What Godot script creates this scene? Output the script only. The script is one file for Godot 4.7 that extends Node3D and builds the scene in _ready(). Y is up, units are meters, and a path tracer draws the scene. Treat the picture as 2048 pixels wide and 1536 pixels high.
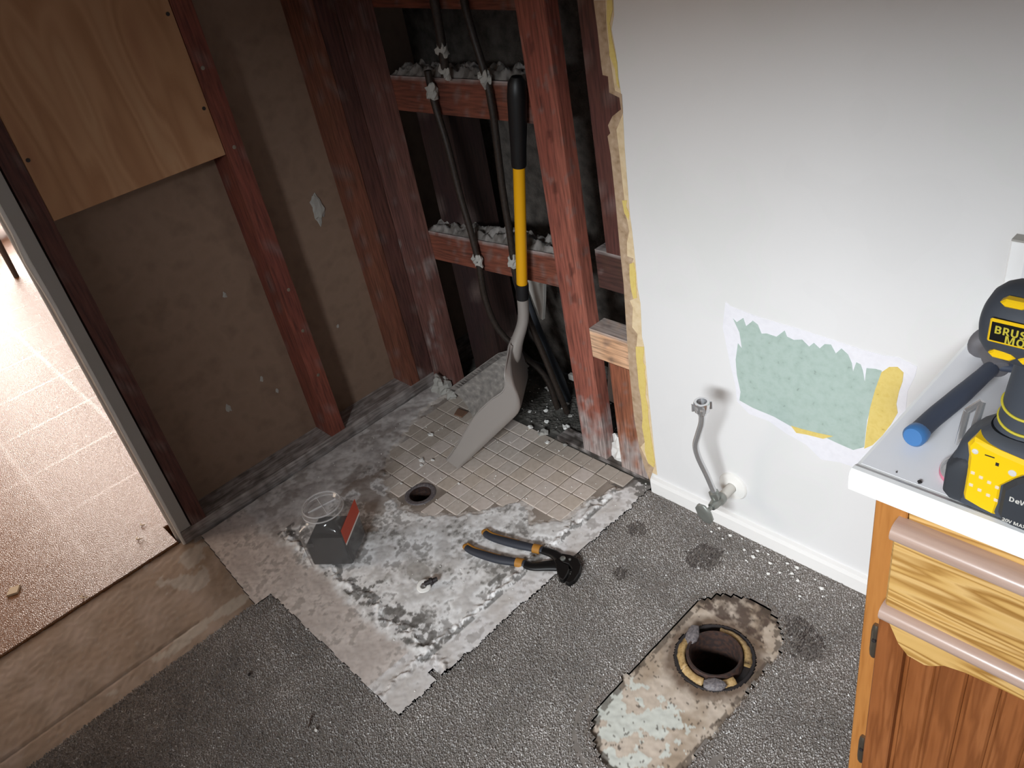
extends Node3D
# A half-demolished bathroom corner: an opened stud wall, an old tiled shower base, a toilet flange and a vanity.

var used := {}
var rng := RandomNumberGenerator.new()
var nz := FastNoiseLite.new()      # fine mottling
var nb := FastNoiseLite.new()      # broad patches
var nr := FastNoiseLite.new()      # ridged crumbly relief

func _ready():
	# ---- camera
	var cam := Camera3D.new()
	cam.name = "camera"
	add_child(cam)
	cam.position = Vector3(1.9591, 1.43, 1.19405)
	cam.basis = Basis.from_euler(Vector3(-0.58098933, 0.91150169, -0.20434198))
	cam.keep_aspect = Camera3D.KEEP_HEIGHT
	cam.fov = rad_to_deg(2.0 * atan(768.0 / 1620.0))
	cam.near = 0.02
	cam.current = true
	# ---- sky and exposure
	var env := Environment.new()
	env.background_mode = Environment.BG_COLOR
	env.background_color = Color(0.80, 0.87, 0.95)
	env.background_energy_multiplier = 0.3
	env.tonemap_mode = Environment.TONE_MAPPER_LINEAR
	env.tonemap_exposure = 1.0
	env.sdfgi_enabled = true
	env.ssao_enabled = true
	env.ssil_enabled = true
	var we := WorldEnvironment.new()
	we.name = "world"
	we.environment = env
	add_child(we)
	# ---- daylight: a bright patch of sky beyond each window
	daylight("daylight_bathroom", Vector3(2.35, 2.35, 4.2), Vector3(1.0, 0.35, 0.0), Vector2(2.2, 0.6), 38.0, Color(0.96, 0.985, 1.0))
	daylight("daylight_hall", Vector3(-2.2, 1.5, 3.5), Vector3(-1.5, 0.0, 0.7), Vector2(1.7, 1.7), 7.0, Color(1.0, 0.9, 0.8))
	daylight("daylight_hall_end", Vector3(-5.2, 1.7, 0.2), Vector3(-2.0, 0.0, 0.5), Vector2(1.6, 1.8), 23.0, Color(1.0, 0.95, 0.91))
	rng.seed = 4711
	nz.seed = 3; nz.noise_type = FastNoiseLite.TYPE_SIMPLEX; nz.frequency = 38.0; nz.fractal_octaves = 3
	nb.seed = 8; nb.noise_type = FastNoiseLite.TYPE_SIMPLEX; nb.frequency = 9.0; nb.fractal_octaves = 4
	nr.seed = 5; nr.noise_type = FastNoiseLite.TYPE_SIMPLEX; nr.frequency = 26.0; nr.fractal_type = FastNoiseLite.FRACTAL_RIDGED; nr.fractal_octaves = 3
	make_materials()
	build_floor()
	build_shell()
	build_left_wall()
	build_back_wall()
	build_shower_base()
	build_flange()
	build_carpets()
	build_vanity()
	build_shovel()
	build_pipes()
	build_valve()
	build_canister()
	build_pliers()
	build_drill()
	build_counter_tools()
	build_small_things()
	build_hall_furniture()

func daylight(called: String, at: Vector3, to: Vector3, size: Vector2, energy: float, c: Color):
	var l := AreaLight3D.new()
	l.name = called
	l.area_size = size
	l.light_energy = energy
	l.light_color = c
	l.shadow_enabled = true
	add_child(l)
	l.look_at_from_position(at, to, Vector3.UP)

# =============================================================== helpers
func L(h: String) -> Color:
	return Color(h).srgb_to_linear()

func numbered(n: String) -> String:
	if not used.has(n):
		used[n] = 0
		return n
	used[n] += 1
	return "%s_%03d" % [n, used[n]]

func thing(called: String, label: String, category: String, at := Vector3.ZERO, group := "") -> Node3D:
	var o := Node3D.new()
	o.name = numbered(called)
	add_child(o, true)
	o.position = at
	tag(o, label, category, group)
	return o

func tag(o: Node, label: String, category: String, group := ""):
	o.set_meta("label", label)
	o.set_meta("category", category)
	if group != "":
		o.set_meta("group", group)

func struct_root(called: String, at := Vector3.ZERO) -> Node3D:
	var o := Node3D.new()
	o.name = called
	add_child(o, true)
	o.position = at
	o.set_meta("kind", "structure")
	return o

func obj(called: String, m: Mesh, material: Material, parent: Node = self, at := Vector3.ZERO) -> MeshInstance3D:
	var o := MeshInstance3D.new()
	o.name = numbered(called) if parent == self else called
	o.mesh = m
	o.material_override = material
	o.position = at
	parent.add_child(o, true)
	return o

func sb() -> SurfaceTool:
	var st := SurfaceTool.new()
	st.begin(Mesh.PRIMITIVE_TRIANGLES)
	return st

func done(st: SurfaceTool, smooth := false) -> ArrayMesh:
	if smooth:
		st.index()
		st.generate_normals()
	return st.commit()

func tri(st: SurfaceTool, a: Vector3, b: Vector3, c: Vector3):
	st.add_vertex(a); st.add_vertex(b); st.add_vertex(c)

func quad(st: SurfaceTool, a: Vector3, b: Vector3, c: Vector3, d: Vector3):
	tri(st, a, b, c); tri(st, a, c, d)

# a chamfered box between two corners
func bx(st: SurfaceTool, lo: Vector3, hi: Vector3, bv := 0.002, xf := Transform3D.IDENTITY):
	var c := (lo + hi) * 0.5
	var h := (hi - lo) * 0.5
	bv = minf(bv, minf(h.x, minf(h.y, h.z)) * 0.95)
	var f := func(x: float, y: float, z: float) -> Vector3: return xf * (c + Vector3(x, y, z))
	for s in [-1.0, 1.0]:
		var q := [[s * h.x, h.y - bv, h.z - bv], [s * h.x, -h.y + bv, h.z - bv], [s * h.x, -h.y + bv, -h.z + bv], [s * h.x, h.y - bv, -h.z + bv]]
		var r := [[h.x - bv, s * h.y, h.z - bv], [-h.x + bv, s * h.y, h.z - bv], [-h.x + bv, s * h.y, -h.z + bv], [h.x - bv, s * h.y, -h.z + bv]]
		var t := [[h.x - bv, h.y - bv, s * h.z], [-h.x + bv, h.y - bv, s * h.z], [-h.x + bv, -h.y + bv, s * h.z], [h.x - bv, -h.y + bv, s * h.z]]
		for face in [q, r, t]:
			var v := []
			for p in face:
				v.append(f.call(p[0], p[1], p[2]))
			if (s > 0) == (face == r):
				quad(st, v[3], v[2], v[1], v[0])
			else:
				quad(st, v[0], v[1], v[2], v[3])
	if bv <= 0.0:
		return
	for s in [-1.0, 1.0]:
		for t in [-1.0, 1.0]:
			var y0: float = h.y - bv
			quad(st, f.call(s * h.x, y0, t * (h.z - bv)), f.call(s * h.x, -y0, t * (h.z - bv)), f.call(s * (h.x - bv), -y0, t * h.z), f.call(s * (h.x - bv), y0, t * h.z))
			var x0: float = h.x - bv
			quad(st, f.call(x0, s * h.y, t * (h.z - bv)), f.call(-x0, s * h.y, t * (h.z - bv)), f.call(-x0, s * (h.y - bv), t * h.z), f.call(x0, s * (h.y - bv), t * h.z))
			var z0: float = h.z - bv
			quad(st, f.call(s * h.x, t * (h.y - bv), z0), f.call(s * h.x, t * (h.y - bv), -z0), f.call(s * (h.x - bv), t * h.y, -z0), f.call(s * (h.x - bv), t * h.y, z0))
			for w in [-1.0, 1.0]:
				tri(st, f.call(s * h.x, t * (h.y - bv), w * (h.z - bv)), f.call(s * (h.x - bv), t * h.y, w * (h.z - bv)), f.call(s * (h.x - bv), t * (h.y - bv), w * h.z))

func box_mesh(lo: Vector3, hi: Vector3, bv := 0.002) -> ArrayMesh:
	var st := sb()
	bx(st, lo, hi, bv)
	return done(st)

# a turned profile: points are (radius, height); sharp profile corners stay sharp
func lathe(st: SurfaceTool, prof: Array, seg := 24, xf := Transform3D.IDENTITY, sx := 1.0, sz := 1.0):
	var g := 1
	for i in prof.size() - 1:
		var a: Vector2 = prof[i]
		var b: Vector2 = prof[i + 1]
		if i > 0:
			var pa: Vector2 = prof[i - 1]
			if absf((a - pa).angle_to(b - a)) > 0.7:
				g += 1
		st.set_smooth_group(g)
		for k in seg:
			var t0 := TAU * k / seg
			var t1 := TAU * (k + 1) / seg
			var p := func(v: Vector2, t: float) -> Vector3: return xf * Vector3(v.x * cos(t) * sx, v.y, v.x * sin(t) * sz)
			if a.x > 1e-6:
				tri(st, p.call(a, t0), p.call(a, t1), p.call(b, t1))
			if b.x > 1e-6:
				tri(st, p.call(a, t0), p.call(b, t1), p.call(b, t0))

func lathe_mesh(prof: Array, seg := 24, xf := Transform3D.IDENTITY, sx := 1.0, sz := 1.0) -> ArrayMesh:
	var st := sb()
	lathe(st, prof, seg, xf, sx, sz)
	return done(st, true)

# a basis whose y axis runs along d
func along(d: Vector3) -> Basis:
	var y := d.normalized()
	var x := y.cross(Vector3(0.31, 0.22, 0.92)).normalized()
	return Basis(x, y, x.cross(y))

# a swept tube; radii per point, flat squashes it along the given up axis
func tube(st: SurfaceTool, path: Array, radii, seg := 12, cap := true, up := Vector3.ZERO, flat := 1.0):
	var n := path.size()
	var rings := []
	var side := Vector3.ZERO
	for i in n:
		var d: Vector3 = (path[mini(i + 1, n - 1)] - path[maxi(i - 1, 0)]).normalized()
		if up != Vector3.ZERO:
			side = d.cross(up).normalized()
		elif i == 0:
			side = d.cross(Vector3(0.37, 0.61, 0.7)).normalized()
		else:
			side = (side - d * side.dot(d)).normalized()
		var o := d.cross(side).normalized()
		var r: float = radii[i] if radii is Array else radii
		var ring := []
		for k in seg:
			var t := TAU * k / seg
			ring.append(path[i] + side * cos(t) * r + o * sin(t) * r * flat)
		rings.append(ring)
	st.set_smooth_group(1)
	for i in n - 1:
		for k in seg:
			var k1 := (k + 1) % seg
			quad(st, rings[i][k], rings[i + 1][k], rings[i + 1][k1], rings[i][k1])
	if cap:
		st.set_smooth_group(2)
		for k in range(1, seg - 1):
			tri(st, rings[0][0], rings[0][k], rings[0][k + 1])
			tri(st, rings[n - 1][0], rings[n - 1][k + 1], rings[n - 1][k])

func tube_mesh(path: Array, radii, seg := 12, cap := true, up := Vector3.ZERO, flat := 1.0) -> ArrayMesh:
	var st := sb()
	tube(st, path, radii, seg, cap, up, flat)
	return done(st, true)

func smooth_path(pts: Array, n: int) -> Array:
	var c := Curve3D.new()
	for i in pts.size():
		var d: Vector3 = (pts[mini(i + 1, pts.size() - 1)] - pts[maxi(i - 1, 0)]) / 6.0
		c.add_point(pts[i], -d, d)
	var out := []
	for i in n + 1:
		out.append(c.sample_baked(c.get_baked_length() * i / n, true))
	return out

func pv(a: Array) -> PackedVector2Array:
	var o := PackedVector2Array()
	for i in range(0, a.size(), 2):
		o.append(Vector2(a[i], a[i + 1]))
	return o

# a polygon in the xy plane, extruded from z0 to z1, with a small chamfer on the z1 side
func prism(st: SurfaceTool, poly: PackedVector2Array, z0: float, z1: float, bv := 0.0, xf := Transform3D.IDENTITY):
	var n := poly.size()
	var inner := poly.duplicate()
	var zs := z1
	if bv > 0.0:
		var ccw := 1.0 if not Geometry2D.is_polygon_clockwise(poly) else -1.0
		for i in n:
			var e0 := (poly[i] - poly[(i + n - 1) % n]).normalized()
			var e1 := (poly[(i + 1) % n] - poly[i]).normalized()
			var m := Vector2(-(e0.y + e1.y), e0.x + e1.x)
			if m.length() > 1e-4:
				inner[i] = poly[i] + m.normalized() * bv * ccw
		zs = z1 - bv * signf(z1 - z0)
	var idx := Geometry2D.triangulate_polygon(inner)
	if idx.is_empty():
		inner = poly.duplicate()
		idx = Geometry2D.triangulate_polygon(inner)
	for i in range(0, idx.size(), 3):
		var a := inner[idx[i]]
		var b := inner[idx[i + 1]]
		var c := inner[idx[i + 2]]
		tri(st, xf * Vector3(a.x, a.y, z1), xf * Vector3(b.x, b.y, z1), xf * Vector3(c.x, c.y, z1))
		tri(st, xf * Vector3(a.x, a.y, z0), xf * Vector3(c.x, c.y, z0), xf * Vector3(b.x, b.y, z0))
	for i in n:
		var j := (i + 1) % n
		quad(st, xf * Vector3(poly[i].x, poly[i].y, z0), xf * Vector3(poly[j].x, poly[j].y, z0), xf * Vector3(poly[j].x, poly[j].y, zs), xf * Vector3(poly[i].x, poly[i].y, zs))
		if bv > 0.0:
			quad(st, xf * Vector3(poly[i].x, poly[i].y, zs), xf * Vector3(poly[j].x, poly[j].y, zs), xf * Vector3(inner[j].x, inner[j].y, z1), xf * Vector3(inner[i].x, inner[i].y, z1))

func prism_mesh(poly: PackedVector2Array, z0: float, z1: float, bv := 0.0, xf := Transform3D.IDENTITY) -> ArrayMesh:
	var st := sb()
	prism(st, poly, z0, z1, bv, xf)
	return done(st)

# a rough lump
func rock(r: Vector3, seed_: int, lumps := 0.35, fine := false) -> ArrayMesh:
	var sph := SphereMesh.new()
	sph.radius = 1.0
	sph.height = 2.0
	sph.radial_segments = 12 if fine else 7
	sph.rings = 8 if fine else 4
	var a := sph.get_mesh_arrays()
	var v: PackedVector3Array = a[Mesh.ARRAY_VERTEX]
	var idx: PackedInt32Array = a[Mesh.ARRAY_INDEX]
	var n := FastNoiseLite.new()
	n.seed = seed_
	n.frequency = 1.1
	var st := sb()
	for i in idx:
		var p := v[i]
		var k := 1.0 + lumps * n.get_noise_3d(p.x * 0.9, p.y * 0.9, p.z * 0.9) * 2.0
		st.add_vertex(p * k * r)
	return done(st)

# a board with a grid of vertices, coloured point by point (grain texture times vertex colour)
func board(lo: Vector3, hi: Vector3, cell: float, colour: Callable, wane := 0.0) -> ArrayMesh:
	var st := sb()
	var s := hi - lo
	var n := Vector3i(maxi(1, int(ceil(s.x / cell))), maxi(1, int(ceil(s.y / cell))), maxi(1, int(ceil(s.z / cell))))
	for axis in 3:
		var u := (axis + 1) % 3
		var w := (axis + 2) % 3
		for side in 2:
			for i in n[u]:
				for j in n[w]:
					var c := []
					for q in [[0, 0], [1, 0], [1, 1], [0, 1]]:
						var p := Vector3.ZERO
						p[axis] = lo[axis] + s[axis] * side
						p[u] = lo[u] + s[u] * (i + q[0]) / n[u]
						p[w] = lo[w] + s[w] * (j + q[1]) / n[w]
						c.append(p)
					var order := [0, 1, 2, 0, 2, 3] if side == 0 else [0, 2, 1, 0, 3, 2]
					for k in order:
						var p: Vector3 = c[k]
						st.set_color(colour.call(p))
						if wane > 0.0 and absf(p.x - lo.x) < 1e-5 and absf(p.z - hi.z) < 1e-5:
							var d := wane * (0.7 + 0.5 * nb.get_noise_1d(p.y * 0.6))
							p += Vector3(d, 0, -d)
						st.add_vertex(p)
	return done(st)

# a height field over x and z with vertex colours; cells outside the mask are left out and their rims closed down to a base
func field(x0: float, x1: float, z0: float, z1: float, step: float, height: Callable, colour: Callable, keep: Callable, base := -0.03) -> ArrayMesh:
	var nx := int(round((x1 - x0) / step)) + 1
	var nzz := int(round((z1 - z0) / step)) + 1
	var v := PackedVector3Array()
	var c := PackedColorArray()
	var nn := PackedVector3Array()
	var idx := PackedInt32Array()
	v.resize(nx * nzz); c.resize(nx * nzz); nn.resize(nx * nzz)
	for j in nzz:
		for i in nx:
			var x := x0 + step * i
			var z := z0 + step * j
			var y: float = height.call(x, z)
			v[j * nx + i] = Vector3(x, y, z)
			c[j * nx + i] = colour.call(x, z, y)
	for j in nzz:
		for i in nx:
			var l := v[j * nx + maxi(i - 1, 0)]
			var r := v[j * nx + mini(i + 1, nx - 1)]
			var u := v[maxi(j - 1, 0) * nx + i]
			var d := v[mini(j + 1, nzz - 1) * nx + i]
			nn[j * nx + i] = (d - u).cross(r - l).normalized()
	var kept := PackedByteArray()
	kept.resize((nx - 1) * (nzz - 1))
	for j in nzz - 1:
		for i in nx - 1:
			kept[j * (nx - 1) + i] = 1 if keep.call(x0 + step * (i + 0.5), z0 + step * (j + 0.5)) else 0
	for j in nzz - 1:
		for i in nx - 1:
			if kept[j * (nx - 1) + i] == 0:
				continue
			var a := j * nx + i
			idx.append_array([a, a + 1, a + nx + 1, a, a + nx + 1, a + nx])
			for e in [[-1, 0, a + nx, a], [1, 0, a + 1, a + nx + 1], [0, -1, a, a + 1], [0, 1, a + nx + 1, a + nx]]:
				var ii: int = i + e[0]
				var jj: int = j + e[1]
				if ii < 0 or jj < 0 or ii >= nx - 1 or jj >= nzz - 1 or kept[jj * (nx - 1) + ii] == 0:
					var p: Vector3 = v[e[2]]
					var q: Vector3 = v[e[3]]
					var m := v.size()
					var out_n := Vector3(e[0], 0, e[1])
					v.append_array([p, q, Vector3(q.x, base, q.z), Vector3(p.x, base, p.z)])
					c.append_array([c[e[2]], c[e[3]], c[e[3]], c[e[2]]])
					nn.append_array([out_n, out_n, out_n, out_n])
					idx.append_array([m, m + 1, m + 2, m, m + 2, m + 3])
	var arr := []
	arr.resize(Mesh.ARRAY_MAX)
	arr[Mesh.ARRAY_VERTEX] = v
	arr[Mesh.ARRAY_NORMAL] = nn
	arr[Mesh.ARRAY_COLOR] = c
	arr[Mesh.ARRAY_INDEX] = idx
	var m := ArrayMesh.new()
	m.add_surface_from_arrays(Mesh.PRIMITIVE_TRIANGLES, arr)
	return m

# =============================================================== materials
var M := {}

func noise_tex(seed_: int, freq: float, cols: Array, oct := 4, size := 512, kind := FastNoiseLite.TYPE_SIMPLEX_SMOOTH, warp := 0.0, offs := []) -> NoiseTexture2D:
	var n := FastNoiseLite.new()
	n.seed = seed_
	n.frequency = freq
	n.noise_type = kind
	n.fractal_octaves = oct
	if warp > 0.0:
		n.domain_warp_enabled = true
		n.domain_warp_amplitude = warp
		n.domain_warp_frequency = freq * 0.6
	var t := NoiseTexture2D.new()
	t.width = size
	t.height = size
	t.seamless = true
	t.noise = n
	if cols.size():
		var g := Gradient.new()
		var o := PackedFloat32Array()
		var c := PackedColorArray()
		for i in cols.size():
			o.append(offs[i] if offs.size() else float(i) / (cols.size() - 1))
			c.append(Color(cols[i]))
		g.offsets = o
		g.colors = c
		t.color_ramp = g
	return t

func plain(name_: String, col: String, rough := 0.6, metal := 0.0) -> StandardMaterial3D:
	var m := StandardMaterial3D.new()
	m.resource_name = name_
	m.albedo_color = Color(col)
	m.roughness = rough
	m.metallic = metal
	M[name_] = m
	return m

func textured(name_: String, t: Texture2D, scale_: Vector3, rough := 0.7, world := false) -> StandardMaterial3D:
	var m := plain(name_, "ffffff", rough)
	m.albedo_texture = t
	m.uv1_triplanar = true
	m.uv1_world_triplanar = world
	m.uv1_triplanar_sharpness = 8.0
	m.uv1_scale = scale_
	return m

func relief(m: StandardMaterial3D, t: Texture2D, cm: float):
	m.heightmap_enabled = true
	m.heightmap_texture = t
	m.heightmap_scale = cm

func make_materials():
	var fine := noise_tex(11, 0.05, [], 3)
	var grit := noise_tex(12, 0.16, [], 2)
	var streak := noise_tex(21, 0.03, ["8f8f8f", "c8c8c8", "e8e8e8", "ffffff"], 5, 512, FastNoiseLite.TYPE_SIMPLEX_SMOOTH, 18.0)
	# sawn timber: grain along y (studs) or along x (blocks), tinted by vertex colours
	for k in [["timber", Vector3(7, 0.55, 7)], ["timber_across", Vector3(0.55, 7, 7)], ["timber_along", Vector3(7, 7, 0.55)]]:
		var w := textured(k[0], streak, k[1], 0.75)
		w.vertex_color_use_as_albedo = true
		relief(w, streak, 0.06)
	var ply := noise_tex(23, 0.0042, ["946445", "a87956", "b0835e", "a27450", "b68a65", "ac7f5b", "b88e69", "a0714d", "b99069"], 2, 1024, FastNoiseLite.TYPE_SIMPLEX_SMOOTH, 40.0)
	textured("plywood", ply, Vector3(1.9, 0.34, 1.9), 0.62)
	textured("fibreboard", noise_tex(24, 0.012, ["7a6353", "8a7261", "826a59"], 5), Vector3(1.6, 1.6, 1.6), 0.85)
	# paint and plaster
	var wall := textured("wall_paint", noise_tex(31, 0.006, ["dcdcdb", "e0dfdf", "dedddd"], 3), Vector3(0.8, 0.8, 0.8), 0.55)
	relief(wall, fine, 0.012)
	relief(plain("white_trim", "eae8e6", 0.4), fine, 0.03)
	plain("jamb_grey", "a5a29e", 0.55)
	plain("bead_white", "f6f5f2", 0.35)
	plain("old_white", "cfcbc4", 0.6)
	var sp := textured("spackle", noise_tex(32, 0.02, ["dedde3", "e4e3e9", "e0dfe5"], 3), Vector3(3, 3, 3), 0.8)
	relief(sp, fine, 0.04)
	textured("green_paint", noise_tex(33, 0.02, ["84918a", "a4b6ae", "a9bbb3", "aebfb8", "a6b8b0"], 5, 512, FastNoiseLite.TYPE_SIMPLEX_SMOOTH, 0.0, [0.0, 0.16, 0.4, 0.7, 1.0]), Vector3(4, 4, 4), 0.55)
	textured("yellow_paint", noise_tex(34, 0.02, ["b89a4e", "d9c06c", "dfc878", "d8bd66"], 4, 512, FastNoiseLite.TYPE_SIMPLEX_SMOOTH, 0.0, [0.0, 0.15, 0.6, 1.0]), Vector3(5, 5, 5), 0.55)
	textured("torn_paper", noise_tex(35, 0.02, ["8d7459", "ad9377", "b69d83", "c9b197"], 4), Vector3(4, 4, 4), 0.9)
	textured("buff_paint", noise_tex(36, 0.02, ["cdb48c", "dcc5a0", "e2cfae"], 4), Vector3(4, 4, 4), 0.8)
	plain("plaster_white", "e6e4e0", 0.9)
	plain("plaster_grey", "a8a59f", 0.95)
	# floor
	for k in ["mortar", "concrete", "carpet_base"]:
		var f := plain(k, "ffffff", 0.9)
		f.vertex_color_use_as_albedo = true
	var slab := textured("slab", noise_tex(41, 0.02, ["3c3733", "57514c", "6a635c"], 4), Vector3(2, 2, 2), 0.95)
	relief(slab, grit, 0.2)
	for k in [["tile_a", "d9cec5"], ["tile_b", "d4cbc3"], ["tile_c", "dcd2cb"], ["tile_d", "d2c6ba"], ["tile_dirty", "bfb5ab"]]:
		var t := textured(k[0], noise_tex(k[0].hash() % 1000, 0.03, ["ece9e6", "f8f6f4", "ffffff"], 4, 256), Vector3(6, 6, 6), 0.5)
		t.albedo_color = Color(k[1])
	var hc := textured("hall_carpet", noise_tex(46, 0.09, ["6e4526", "80532f", "8d5f3b", "a1744f"], 3), Vector3(3.2, 3.2, 3.2), 0.27)
	hc.metallic_specular = 0.66
	relief(hc, grit, 0.1)
	var tuft := plain("tuft", "ffffff", 0.75)
	tuft.vertex_color_use_as_albedo = true
	# metals and plastics
	plain("steel_dull", "a19a95", 0.4, 0.3)
	plain("chrome", "e4e4e6", 0.16, 0.85)
	plain("braid", "d6d6d8", 0.22, 0.8)
	plain("bronze", "8a8174", 0.35, 0.9)
	plain("black_plastic", "141416", 0.45)
	plain("black_rubber", "31343a", 0.65)
	plain("tool_grey", "3f444d", 0.6)
	plain("tool_yellow", "f2c40c", 0.42)
	plain("pole_yellow", "eba90c", 0.38)
	plain("lime", "c3b436", 0.6)
	plain("navy_grip", "30333c", 0.6)
	plain("grip_orange", "a8742c", 0.6)
	plain("tool_steel_black", "1b1a1a", 0.42, 0.4)
	plain("hammer_navy", "3a4152", 0.6)
	plain("hammer_blue", "3f70a6", 0.4)
	plain("hammer_steel", "69676b", 0.55, 0.2)
	plain("pink_enamel", "d87a90", 0.5)
	plain("iron", "2c2728", 0.6, 0.2)
	textured("rust", noise_tex(51, 0.02, ["1c1414", "2a1d1a", "40281e", "38302e"], 4), Vector3(6, 6, 6), 0.8)
	textured("wax", noise_tex(52, 0.03, ["6b5332", "a28355", "b29465", "8b6f45"], 4), Vector3(8, 8, 8), 0.55)
	textured("lead", noise_tex(53, 0.03, ["4d484a", "6a6466", "857d7a"], 4), Vector3(9, 9, 9), 0.6)
	textured("pipe_grime", noise_tex(54, 0.03, ["1f1917", "2c231d", "3b3029"], 4), Vector3(6, 6, 6), 0.5)
	plain("valve_grey", "8f918c", 0.3, 0.6)
	plain("glossy_white", "eceae6", 0.25)
	plain("label_orange", "c8482a", 0.5)
	plain("dark_insert", "1f1e1e", 0.6)
	var clear := plain("clear_plastic", "ffffff", 0.1)
	clear.transparency = BaseMaterial3D.TRANSPARENCY_ALPHA
	clear.albedo_color = Color(0.8, 0.79, 0.79, 0.08)
	var rim := plain("clear_rim", "ffffff", 0.12)
	rim.transparency = BaseMaterial3D.TRANSPARENCY_ALPHA
	rim.albedo_color = Color(0.85, 0.84, 0.84, 0.4)
	var pane := plain("pane_glass", "ffffff", 0.0)
	pane.transparency = BaseMaterial3D.TRANSPARENCY_ALPHA
	pane.albedo_color = Color(1, 1, 1, 0.03)
	var dusty := textured("dusty_steel", noise_tex(55, 0.02, ["6f6b68", "837e7a", "948e88", "b8b2ac"], 5), Vector3(4, 4, 4), 0.5)
	dusty.metallic = 0.1
	# vanity
	var oak := noise_tex(61, 0.011, ["d3aa68", "d8b070", "a87a3c", "d6ad6b", "cfa562", "9c6f34", "d9b274", "d2a865", "a97c3f", "dab376", "cda05c", "9f7236", "d6ae6d"], 2, 1024, FastNoiseLite.TYPE_SIMPLEX_SMOOTH, 16.0)
	textured("oak_pale", oak, Vector3(0.16, 2.4, 2.4), 0.4)
	textured("oak_stile", noise_tex(62, 0.02, ["9a5f2a", "b0743a", "b97c40", "a96c34"], 4), Vector3(6, 0.4, 6), 0.42)
	textured("oak_door", noise_tex(63, 0.016, ["6e3c1c", "8a5028", "965a30", "7d4722", "9c6036", "8a5128"], 4, 512, FastNoiseLite.TYPE_SIMPLEX_SMOOTH, 20.0), Vector3(4, 0.3, 4), 0.42)
	var mould := textured("finger_pull", noise_tex(64, 0.02, ["ad9183", "bba092", "b2968a"], 4), Vector3(0.5, 6, 6), 0.3)
	mould.clearcoat_enabled = true
	mould.clearcoat = 0.5
	mould.clearcoat_roughness = 0.2
	plain("laminate", "f0f0f4", 0.35)
	plain("laminate_edge", "fafafa", 0.35)
	plain("ceiling_paint", "e4e2de", 0.9)
	plain("dark_wood", "3a2a22", 0.5)
	plain("orange_wood", "8f5630", 0.5)
	plain("brown_shard", "7d5f4d", 0.7)
	plain("pale_chip", "e0cdb0", 0.8)

# =============================================================== setting
func build_floor():
	# subfloor slab with two round openings for the shower drain and the closet bend
	var fl := struct_root("floor")
	var f := CSGCombiner3D.new()
	f.name = "slab"
	fl.add_child(f, true)
	var slab := CSGBox3D.new()
	slab.name = "slab_block"
	slab.size = Vector3(6.9, 0.22, 4.9)
	slab.position = Vector3(-0.85, -0.14, 0.35)
	f.add_child(slab, true)
	for h in [[Vector3(0.402, -0.14, 0.378), 0.031], [Vector3(1.318, -0.14, 0.328), 0.083]]:
		var c := CSGCylinder3D.new()
		c.name = "opening"
		c.operation = CSGShape3D.OPERATION_SUBTRACTION
		c.radius = h[1]
		c.height = 0.4
		c.sides = 32
		c.position = h[0]
		f.add_child(c, true)
	f.material_override = M.slab
	# bare concrete strip in the doorway, with whitish paint left along the carpet edge
	var col := func(x: float, z: float, _y: float) -> Color:
		var t := nb.get_noise_2d(x * 0.8, z * 0.8)
		var c: Color = L("a08e80").lerp(L("8b7969"), clampf(0.5 + t, 0, 1))
		c = c.lerp(L("96816f"), clampf(nb.get_noise_2d(x * 0.5 + 9, z * 0.5) * 1.6, 0, 0.7))
		var edge := clampf(1.0 - absf(x - 0.32) / 0.045, 0, 1)
		if edge * (0.55 + nb.get_noise_2d(x * 0.9 + 3, z * 0.5 - 2)) > 0.52 and z < 1.25:
			c = c.lerp(L("b0a79c"), 0.75)
		if x < 0.2 and z < 1.02 and nb.get_noise_2d(x * 0.7 + 21, z * 0.7) > 0.12:
			c = c.lerp(L("a9a29a"), 0.7)
		if nz.get_noise_2d(x * 1.4, z * 1.4 + 50) > 0.62:
			c = c.lerp(L("9c9188"), 0.5)
		if absf(x - 0.297) < 0.002 and z > 1.0:
			c = c * 0.6
		return c
	obj("doorway_concrete", field(-0.02, 0.37, 0.856, 2.0, 0.006,
		func(x: float, z: float) -> float: return -0.003 + 0.0012 * nz.get_noise_2d(x, z) - (0.002 if absf(x - 0.297) < 0.003 and z > 1.0 else 0.0),
		col, func(x: float, z: float) -> bool: return z > 0.854 + 0.075 * maxf(x, 0.0)), M.concrete, fl)

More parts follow.
